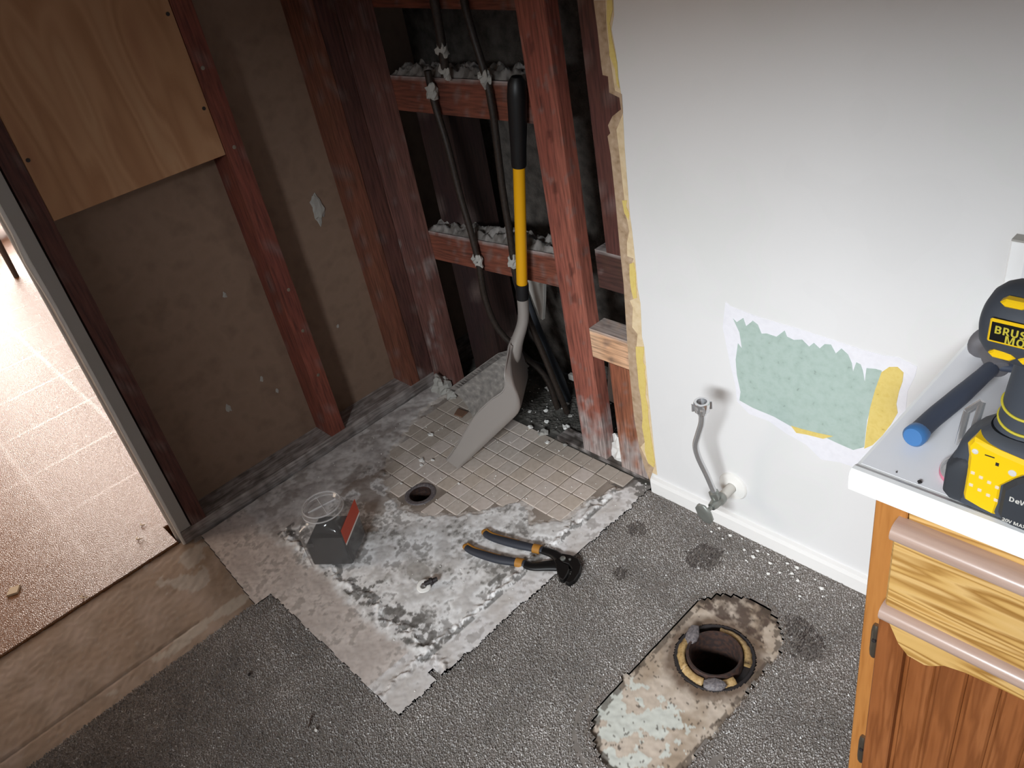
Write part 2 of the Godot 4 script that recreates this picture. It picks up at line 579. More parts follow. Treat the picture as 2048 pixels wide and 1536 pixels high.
func build_shell():
	var H := 2.4
	var s := struct_root("wall_front")        # outside wall behind the camera, with the bathroom window
	for b in [[0.0, 1.3, 0.0, H], [2.3, 2.72, 0.0, H], [1.3, 2.3, 0.0, 0.7], [1.3, 2.3, 1.66, H]]:
		obj("wall_panel", box_mesh(Vector3(b[0], b[2], 2.0), Vector3(b[1], b[3], 2.12), 0), M.wall_paint, s)
	window("window_1", 1.3, 2.3, 0.7, 1.66, 2.03)
	s = struct_root("wall_right")
	obj("wall_panel", box_mesh(Vector3(2.6, 0, -0.1), Vector3(2.72, H, 2.12), 0), M.wall_paint, s)
	s = struct_root("ceiling")
	obj("ceiling_panel", box_mesh(Vector3(-4.3, H, -2.1), Vector3(2.72, H + 0.1, 2.12), 0), M.ceiling_paint, s)
	obj("ceiling_panel", box_mesh(Vector3(-4.3, H, 2.12), Vector3(0.0, H + 0.1, 2.82), 0), M.ceiling_paint, s)
	s = struct_root("wall_hall_far")
	for b in [[-2.1, -0.6, -0.03, H], [1.0, 2.82, -0.03, H], [-0.6, 1.0, 2.05, H], [-0.6, 1.0, -0.03, 0.1]]:
		obj("wall_panel", box_mesh(Vector3(-4.3, b[2], b[0]), Vector3(-4.2, b[3], b[1]), 0), M.wall_paint, s)
	var w3 := struct_root("window_3")
	var fr := sb()
	for b in [[-0.6, -0.56, 0.1, 2.05], [0.96, 1.0, 0.1, 2.05], [-0.6, 1.0, 0.1, 0.14], [-0.6, 1.0, 2.01, 2.05]]:
		bx(fr, Vector3(-4.28, b[2], b[0]), Vector3(-4.22, b[3], b[1]), 0.004)
	obj("window_frame", done(fr), M.white_trim, w3)
	obj("pane", box_mesh(Vector3(-4.252, 0.13, -0.57), Vector3(-4.248, 2.02, 0.97), 0), M.pane_glass, w3)
	s = struct_root("wall_hall_end")
	obj("wall_panel", box_mesh(Vector3(-4.3, -0.03, -2.1), Vector3(2.72, H, -2.0), 0), M.wall_paint, s)
	s = struct_root("wall_hall_front")
	for b in [[-4.3, -3.2, -0.03, H], [-1.1, -0.115, -0.03, H], [-3.2, -1.1, 2.05, H], [-3.2, -1.1, -0.03, 0.12]]:
		obj("wall_panel", box_mesh(Vector3(b[0], b[2], 2.7), Vector3(b[1], b[3], 2.82), 0), M.wall_paint, s)
	window("window_2", -3.2, -1.1, 0.12, 2.05, 2.72)

func window(called: String, x0: float, x1: float, y0: float, y1: float, z: float):
	var s := struct_root(called)
	var st := sb()
	for b in [[x0, x0 + 0.04, y0, y1], [x1 - 0.04, x1, y0, y1], [x0, x1, y0, y0 + 0.04], [x0, x1, y1 - 0.04, y1]]:
		bx(st, Vector3(b[0], b[2], z), Vector3(b[1], b[3], z + 0.05), 0.004)
	obj("window_frame", done(st), M.white_trim, s)
	obj("pane", box_mesh(Vector3(x0 + 0.03, y0 + 0.03, z + 0.022), Vector3(x1 - 0.03, y1 - 0.03, z + 0.026), 0), M.pane_glass, s)

func wood_col(base: String, alt: String, dust: Callable) -> Callable:
	var a := L(base)
	var b := L(alt)
	return func(p: Vector3) -> Color:
		var t := clampf(0.5 + nb.get_noise_3d(p.x * 0.9, p.y * 0.12, p.z * 0.9), 0, 1)
		var c := a.lerp(b, t)
		var d: float = dust.call(p)
		var n := nz.get_noise_3d(p.x * 0.7, p.y * 0.35, p.z * 0.7)
		if d > 0.0:
			c = c.lerp(L("c4bab6"), clampf((d + n * 0.8) * 1.3, 0, 0.85))
		if n > 0.42:
			c = c.lerp(L("8d7a74"), 0.45)
		return c

# dark knots at given places of a face
func knotted(base: Callable, spots: Array) -> Callable:
	return func(p: Vector3) -> Color:
		var c: Color = base.call(p)
		for k in spots:
			var d := Vector2((p.x - k[0]) / 0.007, (p.y - k[1]) / 0.016).length()
			if d < 1.0:
				c = c.lerp(L("5a261c"), 0.6)
		return c

func build_left_wall():
	var s := struct_root("wall_left")
	var low := func(p: Vector3) -> float: return 0.35 - p.y * 4.0
	var none := func(_p: Vector3) -> float: return -0.35
	obj("stud", board(Vector3(-0.089, 0.038, 0.822), Vector3(0, 2.36, 0.864), 0.03, wood_col("5a3731", "6d433b", none)), M.timber, s)
	obj("stud", board(Vector3(-0.089, 0.038, 0.347), Vector3(0, 2.36, 0.397), 0.03, wood_col("7a3f33", "94503f", none)), M.timber, s)
	obj("stud", board(Vector3(-0.089, 0.038, 0.046), Vector3(0, 2.36, 0.084), 0.03, wood_col("7d4a38", "8f5843", none)), M.timber, s)
	obj("stud", board(Vector3(-0.089, 0.038, -0.013), Vector3(-0.002, 2.36, 0.044), 0.03, wood_col("5d3b35", "74493f", low)), M.timber, s)
	obj("stud", board(Vector3(-0.089, 0.038, 1.72), Vector3(0, 2.36, 1.76), 0.1, wood_col("6a3f35", "7d4d3f", none)), M.timber, s)
	var dusty := func(p: Vector3) -> float: return 0.35 + 0.9 * nb.get_noise_2d(p.z * 1.2, p.x * 3.0)
	obj("bottom_plate", board(Vector3(-0.1, -0.03, -0.25), Vector3(0, 0.038, 0.9), 0.012, wood_col("8d827d", "9d928d", dusty)), M.timber_along, s)
	obj("fibreboard_panel", box_mesh(Vector3(-0.101, 0.0, -0.3), Vector3(-0.089, 2.36, 0.9), 0), M.fibreboard, s)
	var p := obj("plywood_panel", box_mesh(Vector3(-0.014, 0.92, 0.398), Vector3(-0.002, 2.36, 0.821), 0.001), M.plywood, s)
	for n in [[1.245, 0.41], [1.036, 0.409], [1.054, 0.811], [1.3, 0.81]]:
		obj("nail_head", lathe_mesh([Vector2(0.0045, 0.0), Vector2(0.0045, 0.0008), Vector2(0.0, 0.0012)], 10, Transform3D(along(Vector3(1, 0, 0)), Vector3(-0.002, n[0], n[1]))), M.iron, p)
	# nails standing in the second stud
	for n in [[0.93, 0.372], [0.53, 0.366], [0.4, 0.368], [0.25, 0.37], [1.12, 0.378]]:
		obj("nail", lathe_mesh([Vector2(0.005, 0.0), Vector2(0.005, 0.0012), Vector2(0.0, 0.0018)], 10, Transform3D(along(Vector3(1, 0.1, 0)), Vector3(0, n[0], n[1]))), M.bronze, s)
	# plaster splashes on the brown board
	var sp := rock(Vector3(0.006, 0.04, 0.018), 3, 0.5, true)
	obj("plaster_splash", sp, M.plaster_grey, s, Vector3(-0.088, 0.672, 0.163))
	obj("torn_patch", prism_mesh(pv([0.567, -0.425, 0.552, -0.392, 0.53, -0.386, 0.512, -0.395, 0.513, -0.421, 0.545, -0.432]), 0.0, 0.001, 0.0, Transform3D(Basis(Vector3(0, 1, 0), Vector3(0, 0, -1), Vector3(1, 0, 0)), Vector3(-0.089, 0, 0))), M.fibreboard, s)
	for k in [[0.56, 0.505, 0.008], [0.25, 0.62, 0.012], [0.28, 0.5, 0.007], [0.31, 0.22, 0.006], [0.22, 0.47, 0.006]]:
		obj("plaster_splash", rock(Vector3(0.0015, k[2], k[2] * 0.7), int(k[0] * 100), 0.6), M.plaster_grey, s, Vector3(-0.0885, k[0], k[1]))
	# hall-side plasterboard and the wall end at the doorway
	obj("plasterboard", box_mesh(Vector3(-0.115, -0.03, -2.0), Vector3(-0.101, 2.4, 0.88), 0), M.wall_paint, s)
	obj("jamb_board", box_mesh(Vector3(-0.045, -0.02, 0.868), Vector3(-0.004, 2.2, 0.905), 0.001), M.jamb_grey, s)
	obj("corner_bead", tube_mesh([Vector3(-0.045, -0.02, 0.905), Vector3(-0.045, 2.2, 0.905)], 0.006, 10), M.bead_white, s)
	obj("corner_bead", tube_mesh([Vector3(-0.006, -0.02, 0.903), Vector3(-0.005, 0.75, 0.902), Vector3(-0.006, 0.86, 0.906), Vector3(-0.004, 0.93, 0.903), Vector3(-0.005, 2.2, 0.902)], [0.005, 0.005, 0.0075, 0.005, 0.005], 10), M.bead_white, s)
	# beyond the doorway
	obj("plasterboard", box_mesh(Vector3(-0.115, 0, 1.76), Vector3(0.0, 2.4, 2.7), 0), M.wall_paint, s)
	obj("plasterboard", box_mesh(Vector3(-0.115, 2.1, 0.9), Vector3(0.0, 2.4, 1.76), 0), M.wall_paint, s)

func build_back_wall():
	var s := struct_root("wall_back")
	var low := func(p: Vector3) -> float: return 0.85 - p.y * 4.2
	var lowc := func(p: Vector3) -> float: return -0.12 - p.y * 0.5 + nb.get_noise_2d(p.y * 0.3, p.x * 3) * 0.6
	var none := func(_p: Vector3) -> float: return -0.5
	var top_dust := func(p: Vector3) -> float: return 0.9 if p.z < -0.06 else -0.2
	obj("stud", board(Vector3(0.0, 0.0, -0.051), Vector3(0.112, 2.36, -0.013), 0.02, wood_col("6b4842", "875a50", lowc)), M.timber, s)
	obj("stud", board(Vector3(0.655, 0.0, -0.051), Vector3(0.745, 2.36, -0.013), 0.009, knotted(wood_col("9c5546", "b26a57", low), [[0.695, 0.97], [0.71, 0.9], [0.7, 0.78], [0.715, 0.58], [0.71, 0.5], [0.69, 1.08]]), 0.014), M.timber, s)
	obj("jack_stud", board(Vector3(0.798, 0.0, -0.051), Vector3(0.886, 0.345, -0.013), 0.012, wood_col("9a5a40", "b0704f", low)), M.timber, s)
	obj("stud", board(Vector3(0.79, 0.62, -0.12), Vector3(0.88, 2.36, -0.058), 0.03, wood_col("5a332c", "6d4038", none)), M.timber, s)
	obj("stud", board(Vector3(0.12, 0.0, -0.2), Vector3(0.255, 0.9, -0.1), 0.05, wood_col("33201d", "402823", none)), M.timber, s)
	# blocking: two recessed rows carry the pipes, one above, and short pieces beside the drywall
	var rows := [[1.15, 1.14, 1.25], [0.895, 0.905, 0.985], [0.457, 0.494, 0.56]]
	for i in 3:
		var r: Array = rows[i]
		var o := obj("blocking", board(Vector3(-0.29, -0.045, -0.06), Vector3(0.29, 0.045, 0.0), 0.015, wood_col("7d4535", "955540", func(p: Vector3) -> float: return 0.6 if p.y > 0.044 else -0.3)), M.timber_across, s, Vector3(0.385, (r[0] + r[1]) * 0.5 + 0.045, -0.052))
		o.rotation.z = atan2(r[1] - r[0], 0.55)
	for i in [1, 2]:
		var r: Array = rows[i]
		var seed0: float = 30.0 * i
		obj("dust_heap", field(0.115, 0.652, -0.1145, -0.0545, 0.005,
			func(x: float, z: float) -> float:
				var top: float = lerpf(r[0], r[1], (x - 0.11) / 0.55) + 0.091
				return top + maxf(0.0, 0.012 + 0.016 * nb.get_noise_2d(x * 2.2 + seed0, z * 2.2) + 0.006 * nz.get_noise_2d(x, z + seed0)) * smoothstep(-0.054, -0.07, z),
			func(x: float, z: float, _y: float) -> Color: return L("8f8a86").lerp(L("635d58"), clampf(0.5 + nz.get_noise_2d(x + seed0, z) + nb.get_noise_2d(x * 1.4, z), 0, 1)),
			func(_x: float, _z: float) -> bool: return true, lerpf(r[0], r[1], 0.5) + 0.075), M.mortar, s)
	obj("short_block", board(Vector3(0.7455, 0.346, -0.07), Vector3(0.9, 0.428, -0.0135), 0.012, wood_col("f0bb92", "f6c8a2", func(p: Vector3) -> float: return 0.9 if p.y > 0.427 else -0.4)), M.timber_across, s)
	obj("short_block", board(Vector3(0.752, 0.52, -0.12), Vector3(0.88, 0.62, -0.06), 0.012, wood_col("4f322b", "5d3c33", func(p: Vector3) -> float: return 0.7 if p.y > 0.619 else -0.4)), M.timber_across, s)
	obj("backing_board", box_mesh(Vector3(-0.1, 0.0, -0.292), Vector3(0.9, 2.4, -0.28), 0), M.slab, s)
	obj("sole_strip", board(Vector3(0.56, -0.03, -0.06), Vector3(0.9, 0.012, -0.012), 0.012, wood_col("4c4440", "5d544e", func(p: Vector3) -> float: return 0.3 + nb.get_noise_2d(p.x * 2, p.z * 2))), M.timber_across, s)
	# drywall with its torn left edge
	var edge := [0.885, 1.169, 0.887, 1.118, 0.887, 1.056, 0.888, 1.038, 0.901, 1.036, 0.9, 1.006, 0.924, 0.998, 0.925, 0.976, 0.902, 0.961, 0.888, 0.942, 0.892, 0.927, 0.884, 0.92, 0.887, 0.882, 0.887, 0.787, 0.885, 0.684, 0.885, 0.588, 0.88, 0.497, 0.874, 0.358, 0.873, 0.224, 0.88, 0.116, 0.89, 0.063, 0.903, 0.027]
	obj("drywall", prism_mesh(pv([2.6, 2.4, 0.886, 2.4] + edge + [0.905, -0.02, 2.6, -0.02]), -0.013, 0.0), M.wall_paint, s)
	obj("torn_paper", prism_mesh(pv(edge + [0.905, 0.057, 0.929, 0.057, 0.927, 0.111, 0.926, 0.232, 0.925, 0.304, 0.926, 0.386, 0.926, 0.44, 0.922, 0.465, 0.927, 0.552, 0.923, 0.59, 0.924, 0.649, 0.923, 0.721, 0.921, 0.76, 0.924, 0.896, 0.928, 0.965, 0.928, 1.005, 0.925, 1.037, 0.925, 1.076, 0.92, 1.12, 0.929, 1.145, 0.931, 1.169]), 0.0, 0.0006), M.buff_paint, s)
	obj("torn_paper", prism_mesh(pv(edge + [0.921, 0.079, 0.901, 0.087, 0.883, 0.127, 0.9, 0.152, 0.898, 0.2, 0.904, 0.23, 0.9, 0.288, 0.902, 0.333, 0.898, 0.389, 0.902, 0.426, 0.91, 0.469, 0.896, 0.483, 0.904, 0.536, 0.897, 0.552, 0.91, 0.56, 0.905, 0.586, 0.908, 0.636, 0.92, 0.66, 0.903, 0.662, 0.906, 0.695, 0.915, 0.722, 0.911, 0.759, 0.909, 0.895, 0.908, 0.935, 0.929, 0.97, 0.93, 1.005, 0.914, 1.01, 0.912, 1.041, 0.91, 1.069, 0.908, 1.115, 0.912, 1.169]), 0.0006, 0.0012), M.torn_paper, s)
	var yellow := [
		[0.929, 1.169, 0.928, 1.154, 0.918, 1.13, 0.92, 1.1, 0.926, 1.062, 0.925, 1.037, 0.926, 1.016, 0.921, 1.023, 0.92, 1.051, 0.91, 1.075, 0.913, 1.098, 0.912, 1.136, 0.917, 1.169],
		[0.905, 0.789, 0.918, 0.791, 0.914, 0.778, 0.92, 0.762, 0.917, 0.748, 0.908, 0.762],
		[0.908, 0.645, 0.92, 0.651, 0.923, 0.623, 0.92, 0.599, 0.919, 0.565, 0.909, 0.56, 0.906, 0.578, 0.905, 0.593, 0.905, 0.619],
		[0.902, 0.433, 0.926, 0.44, 0.924, 0.425, 0.919, 0.396, 0.925, 0.385, 0.921, 0.369, 0.922, 0.341, 0.916, 0.3, 0.921, 0.266, 0.918, 0.235, 0.92, 0.199, 0.922, 0.169, 0.926, 0.099, 0.921, 0.079, 0.904, 0.085, 0.897, 0.122, 0.9, 0.152, 0.896, 0.199, 0.901, 0.228, 0.902, 0.288, 0.899, 0.319, 0.9, 0.364, 0.9, 0.408]]
	for y in yellow:
		obj("yellow_paint_strip", prism_mesh(pv(y), 0.0, 0.0018), M.yellow_paint, s)
	# patch where a fitting came off: filler, old green and yellow paint
	obj("filler_patch", prism_mesh(pv([1.145, 0.615, 1.157, 0.608, 1.22, 0.601, 1.292, 0.6, 1.375, 0.596, 1.421, 0.593, 1.465, 0.594, 1.485, 0.598, 1.519, 0.59, 1.517, 0.569, 1.508, 0.535, 1.509, 0.486, 1.469, 0.399, 1.46, 0.325, 1.397, 0.322, 1.359, 0.311, 1.326, 0.334, 1.282, 0.344, 1.242, 0.359, 1.196, 0.359, 1.167, 0.38, 1.164, 0.418, 1.148, 0.492, 1.137, 0.554]), 0.0, 0.0008), M.spackle, s)
	obj("green_paint_patch", prism_mesh(pv([1.162, 0.582, 1.17, 0.576, 1.185, 0.59, 1.191, 0.573, 1.202, 0.585, 1.206, 0.59, 1.217, 0.584, 1.225, 0.566, 1.236, 0.57, 1.257, 0.569, 1.265, 0.578, 1.274, 0.588, 1.279, 0.576, 1.293, 0.573, 1.31, 0.579, 1.324, 0.568, 1.333, 0.579, 1.345, 0.571, 1.354, 0.583, 1.366, 0.586, 1.376, 0.57, 1.386, 0.584, 1.399, 0.575, 1.407, 0.559, 1.41, 0.542, 1.415, 0.564, 1.423, 0.562, 1.428, 0.55, 1.433, 0.527, 1.434, 0.558, 1.45, 0.562, 1.461, 0.562, 1.457, 0.531, 1.451, 0.491, 1.443, 0.445, 1.442, 0.381, 1.422, 0.365, 1.387, 0.368, 1.351, 0.373, 1.317, 0.371, 1.292, 0.367, 1.254, 0.376, 1.205, 0.379, 1.173, 0.386, 1.176, 0.409, 1.168, 0.45, 1.166, 0.486, 1.172, 0.527, 1.181, 0.518, 1.176, 0.554]), 0.0008, 0.0014), M.green_paint, s)
	obj("yellow_paint_patch", prism_mesh(pv([1.461, 0.559, 1.473, 0.574, 1.487, 0.579, 1.498, 0.571, 1.498, 0.552, 1.494, 0.529, 1.492, 0.502, 1.496, 0.484, 1.487, 0.455, 1.474, 0.424, 1.458, 0.394, 1.443, 0.378, 1.444, 0.431, 1.447, 0.476, 1.453, 0.519]), 0.0008, 0.002), M.yellow_paint, s)
	obj("yellow_paint_patch", prism_mesh(pv([1.292, 0.369, 1.317, 0.371, 1.348, 0.375, 1.381, 0.381, 1.361, 0.366, 1.325, 0.361, 1.304, 0.356]), 0.0008, 0.002), M.yellow_paint, s)
	var b := struct_root("baseboard_back")
	obj("board", prism_mesh(pv([0.0, -0.03, 0.012, -0.03, 0.012, 0.035, 0.009, 0.045, 0.0, 0.047]), 0.915, 1.628, 0.0, Transform3D(Basis(Vector3(0, 0, 1), Vector3(0, 1, 0), Vector3(1, 0, 0)), Vector3.ZERO)), M.white_trim, b)

# =============================================================== shower base
var TB := PackedVector2Array()

func in_pan(x: float, z: float) -> bool:
	var right := 0.907 + 0.006 * nb.get_noise_1d(z * 1.6) + 0.003 * nz.get_noise_1d(z * 2.0)
	var front := 0.842 + 0.003 * nb.get_noise_1d(x * 2.0 + 7.0)
	if x < 0.378:
		front = 0.858 + 0.075 * maxf(x, 0.0)
	if x > 0.876 and z > 0.722 and z < 0.736:
		return false
	return x > 0.016 and x < right and z < front and z > -0.27 and (z > -0.012 or (x < 0.66 and x > 0.02) or (z > -0.27 and z < -0.06 and x < 0.9))

# distance into the tiled part: positive inside, negative under the mortar
func tile_side(x: float, z: float) -> float:
	var p := Vector2(x, z)
	var d := 9.0
	for i in TB.size():
		var q := Geometry2D.get_closest_point_to_segment(p, TB[i], TB[(i + 1) % TB.size()])
		d = minf(d, p.distance_to(q))
	return d if Geometry2D.is_point_in_polygon(p, TB) else -d

func pan_height(x: float, z: float) -> float:
	var t := tile_side(x, z)
	t += 0.012 * nb.get_noise_2d(x * 2.0, z * 2.0)
	var dr := Vector2(x - 0.402, z - 0.378).length()
	var grout := 0.0008
	if z < -0.03:
		grout = 0.002 + 0.006 * absf(nr.get_noise_2d(x, z))
	var h := grout
	if t < 0.0:
		var k := clampf(-t / 0.02, 0, 1)
		h = lerpf(grout, 0.0065 + 0.0022 * nb.get_noise_2d(x, z) + 0.0007 * nz.get_noise_2d(x * 0.8, z * 0.8), k)
		# flat cut border, with broken ridges where the kerb was chiselled away
		var border := maxf(smoothstep(0.845, 0.865, x), smoothstep(0.715, 0.74, z - 0.02 * nb.get_noise_1d(x)))
		h = lerpf(h, 0.005 + 0.0008 * nz.get_noise_2d(x, z), border)
		var ridge := maxf(1.0 - absf(x - 0.835 - 0.012 * nb.get_noise_1d(z * 1.2)) / 0.014, 1.0 - absf(z - 0.702 - 0.016 * nb.get_noise_1d(x * 1.2 + 4.0)) / 0.016)
		if ridge > 0.0 and x > 0.2:
			h += 0.006 * ridge * clampf(0.3 + 1.6 * nr.get_noise_2d(x * 0.7, z * 0.7), -0.8, 1.0)
	if dr < 0.06:
		h = lerpf(-0.001, h, smoothstep(0.044, 0.06, dr))
	return h

func pan_colour(x: float, z: float, _y: float) -> Color:
	var t := tile_side(x, z) + 0.012 * nb.get_noise_2d(x * 2.0, z * 2.0)
	var a := nz.get_noise_2d(x * 0.8, z * 0.8)
	var b := nb.get_noise_2d(x, z)
	var b2 := nb.get_noise_2d(x * 0.7 + 40.0, z * 0.7)
	var f := nz.get_noise_2d(x * 1.7 + 9.0, z * 1.7)
	var mortar: Color = L("f3f2f2").lerp(L("cfccca"), smoothstep(-0.35, 0.55, b + 0.5 * a))
	mortar = mortar.lerp(L("aaa6a2"), 0.6 * smoothstep(0.1, 0.5, b2 + 0.5 * a + 0.25 * f))
	mortar = mortar.lerp(L("86827e"), 0.7 * smoothstep(0.3, 0.62, -b - a * 0.5 + 0.2 * f))
	mortar = mortar.lerp(L("6d6965"), 0.7 * smoothstep(0.5, 0.75, a * 0.8 + b2 * 0.7 + 0.3 * f))
	if x > 0.58 and x < 0.68 and z > 0.53 and z < 0.6 and Vector2((x - 0.628) * 1.0, (z - 0.566) * 1.6).length() + 0.01 * b < 0.04:
		mortar = mortar.lerp(L("a8a39e"), 0.8)
	var border := maxf(smoothstep(0.842, 0.862, x), smoothstep(0.72, 0.745, z - 0.02 * nb.get_noise_1d(x)))
	var lay: Color = L("d3c9c3").lerp(L("bdb2ac"), clampf(0.5 + b, 0, 1))
	if x > 0.8:
		lay = L("e0dddd").lerp(L("c8c2be"), clampf(0.5 + b * 1.3, 0, 1))
	lay = lay.lerp(L("8d847e"), 0.55 * smoothstep(0.4, 0.75, -a - b + 0.3 * f))
	var c := mortar.lerp(lay, border)
	var left := smoothstep(0.26, 0.18, x - 0.06 * b)
	var dust: Color = L("d0cbc8").lerp(L("aca5a2"), clampf(0.5 + a * 0.5 + b * 0.9, 0, 1))
	dust = dust.lerp(L("8a7f78"), 0.55 * smoothstep(0.1, 0.45, b2 + 0.3 * a))
	c = c.lerp(dust, left * (1.0 - border))
	if x > 0.2 and border < 0.5:
		var crack := maxf(1.0 - absf(x - 0.846 - 0.012 * nb.get_noise_1d(z * 1.2)) / 0.006, 1.0 - absf(z - 0.688 - 0.016 * nb.get_noise_1d(x * 1.2 + 4.0)) / 0.008)
		if crack > 0.0 and nb.get_noise_2d(x * 1.6 + 31, z * 1.6) > -0.05:
			c = c.lerp(L("625f5c"), 0.75)
		var near := maxf(1.0 - absf(x - 0.83) / 0.03, 1.0 - absf(z - 0.68) / 0.04)
		if near > 0.0 and a + b2 * 1.3 > 0.42:
			c = c.lerp(L("5f5b57"), 0.7)
	if t > 0.0:
		c = L("877b71").lerp(L("9d9187"), clampf(0.5 + b, 0, 1))
		c = c.lerp(dust, clampf((0.3 - x) * 3.0 + b, 0, 0.7))
	elif t > -0.014:
		c = c.lerp(L("cabfb5"), 0.6)
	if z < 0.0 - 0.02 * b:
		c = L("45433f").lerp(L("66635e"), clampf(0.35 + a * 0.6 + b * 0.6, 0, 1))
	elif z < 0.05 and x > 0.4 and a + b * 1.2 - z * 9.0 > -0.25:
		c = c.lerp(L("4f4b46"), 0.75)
	var dr := Vector2(x - 0.33, z - 0.46).length()
	if dr < 0.13 and t < 0.0 and b + 0.12 - dr * 1.6 > 0.0:
		c = c.lerp(L("84705f"), 0.5)
	return c

func build_shower_base():
	TB = pv([0.16, -0.3, 0.56, -0.3, 0.66, -0.02, 0.86, -0.03, 0.83, 0.05, 0.797, 0.12, 0.79, 0.219, 0.757, 0.25, 0.735, 0.268, 0.69, 0.225, 0.645, 0.24, 0.62, 0.282, 0.574, 0.345, 0.53, 0.385, 0.468, 0.418, 0.4, 0.438, 0.35, 0.43, 0.28, 0.4, 0.2, 0.32, 0.15, 0.22, 0.1, 0.1])
	var t := thing("shower_base", "old tiled shower floor with broken mortar bed and central drain hole", "shower base")
	var keep := func(x: float, z: float) -> bool:
		return in_pan(x, z) and Vector2(x - 0.402, z - 0.378).length() > 0.043
	obj("mortar_bed", field(0.0, 0.925, -0.28, 0.9, 0.0028, pan_height, pan_colour, keep), M.mortar, t)
	var shapes := []
	for k in 3:
		var st := sb()
		bx(st, Vector3(-0.0229, -0.004, -0.0229 + 0.0005 * k), Vector3(0.0229 - 0.0004 * k, 0.003, 0.0229), 0.0015)
		shapes.append(done(st))
	var mats := [M.tile_a, M.tile_b, M.tile_c, M.tile_d]
	for j in range(-1, 9):
		for i in range(0, 16):
			var x := 0.557 + 0.048 * (i - 9) + 0.024
			var z := 0.137 + 0.048 * (j - 3) + 0.024
			if tile_side(x, z) < 0.002 or z < 0.005 or Vector2(x - 0.402, z - 0.378).length() < 0.052:
				continue
			var mat: Material = mats[rng.randi() % 4]
			if (x > 0.5 and nb.get_noise_2d(x * 0.6, z * 0.6) * 0.08 + 0.055 > z) or (x < 0.27 and rng.randf() < 0.6):
				mat = M.tile_dirty
			var o := obj("tile", shapes[rng.randi() % 3], mat, t, Vector3(x + rng.randf_range(-0.0008, 0.0008), 0.0003 + rng.randf_range(0, 0.0006), z))
			o.rotation = Vector3(rng.randf_range(-0.012, 0.012), rng.randf_range(-0.02, 0.02), rng.randf_range(-0.012, 0.012))
	var dpos := Vector3(0.402, 0, 0.378)
	obj("drain_ring", lathe_mesh([Vector2(0.03, -0.02), Vector2(0.031, 0.001), Vector2(0.034, 0.003), Vector2(0.043, 0.002), Vector2(0.046, -0.003), Vector2(0.046, -0.02)], 36), M.lead, t, dpos)
	obj("drain_pipe", lathe_mesh([Vector2(0.03, 0.0), Vector2(0.03, -0.16), Vector2(0.0, -0.165)], 32), M.rust, t, dpos)

# =============================================================== toilet flange and the bare patch round it
func oval(x: float, z: float) -> float:   # below 1 inside the cut-out in the carpet
	var zc := clampf(z, 0.262, 0.545)
	return Vector2(x - 1.312, z - zc).length() / (0.1045 + 0.004 * nb.get_noise_2d(x * 1.5, z * 1.5))

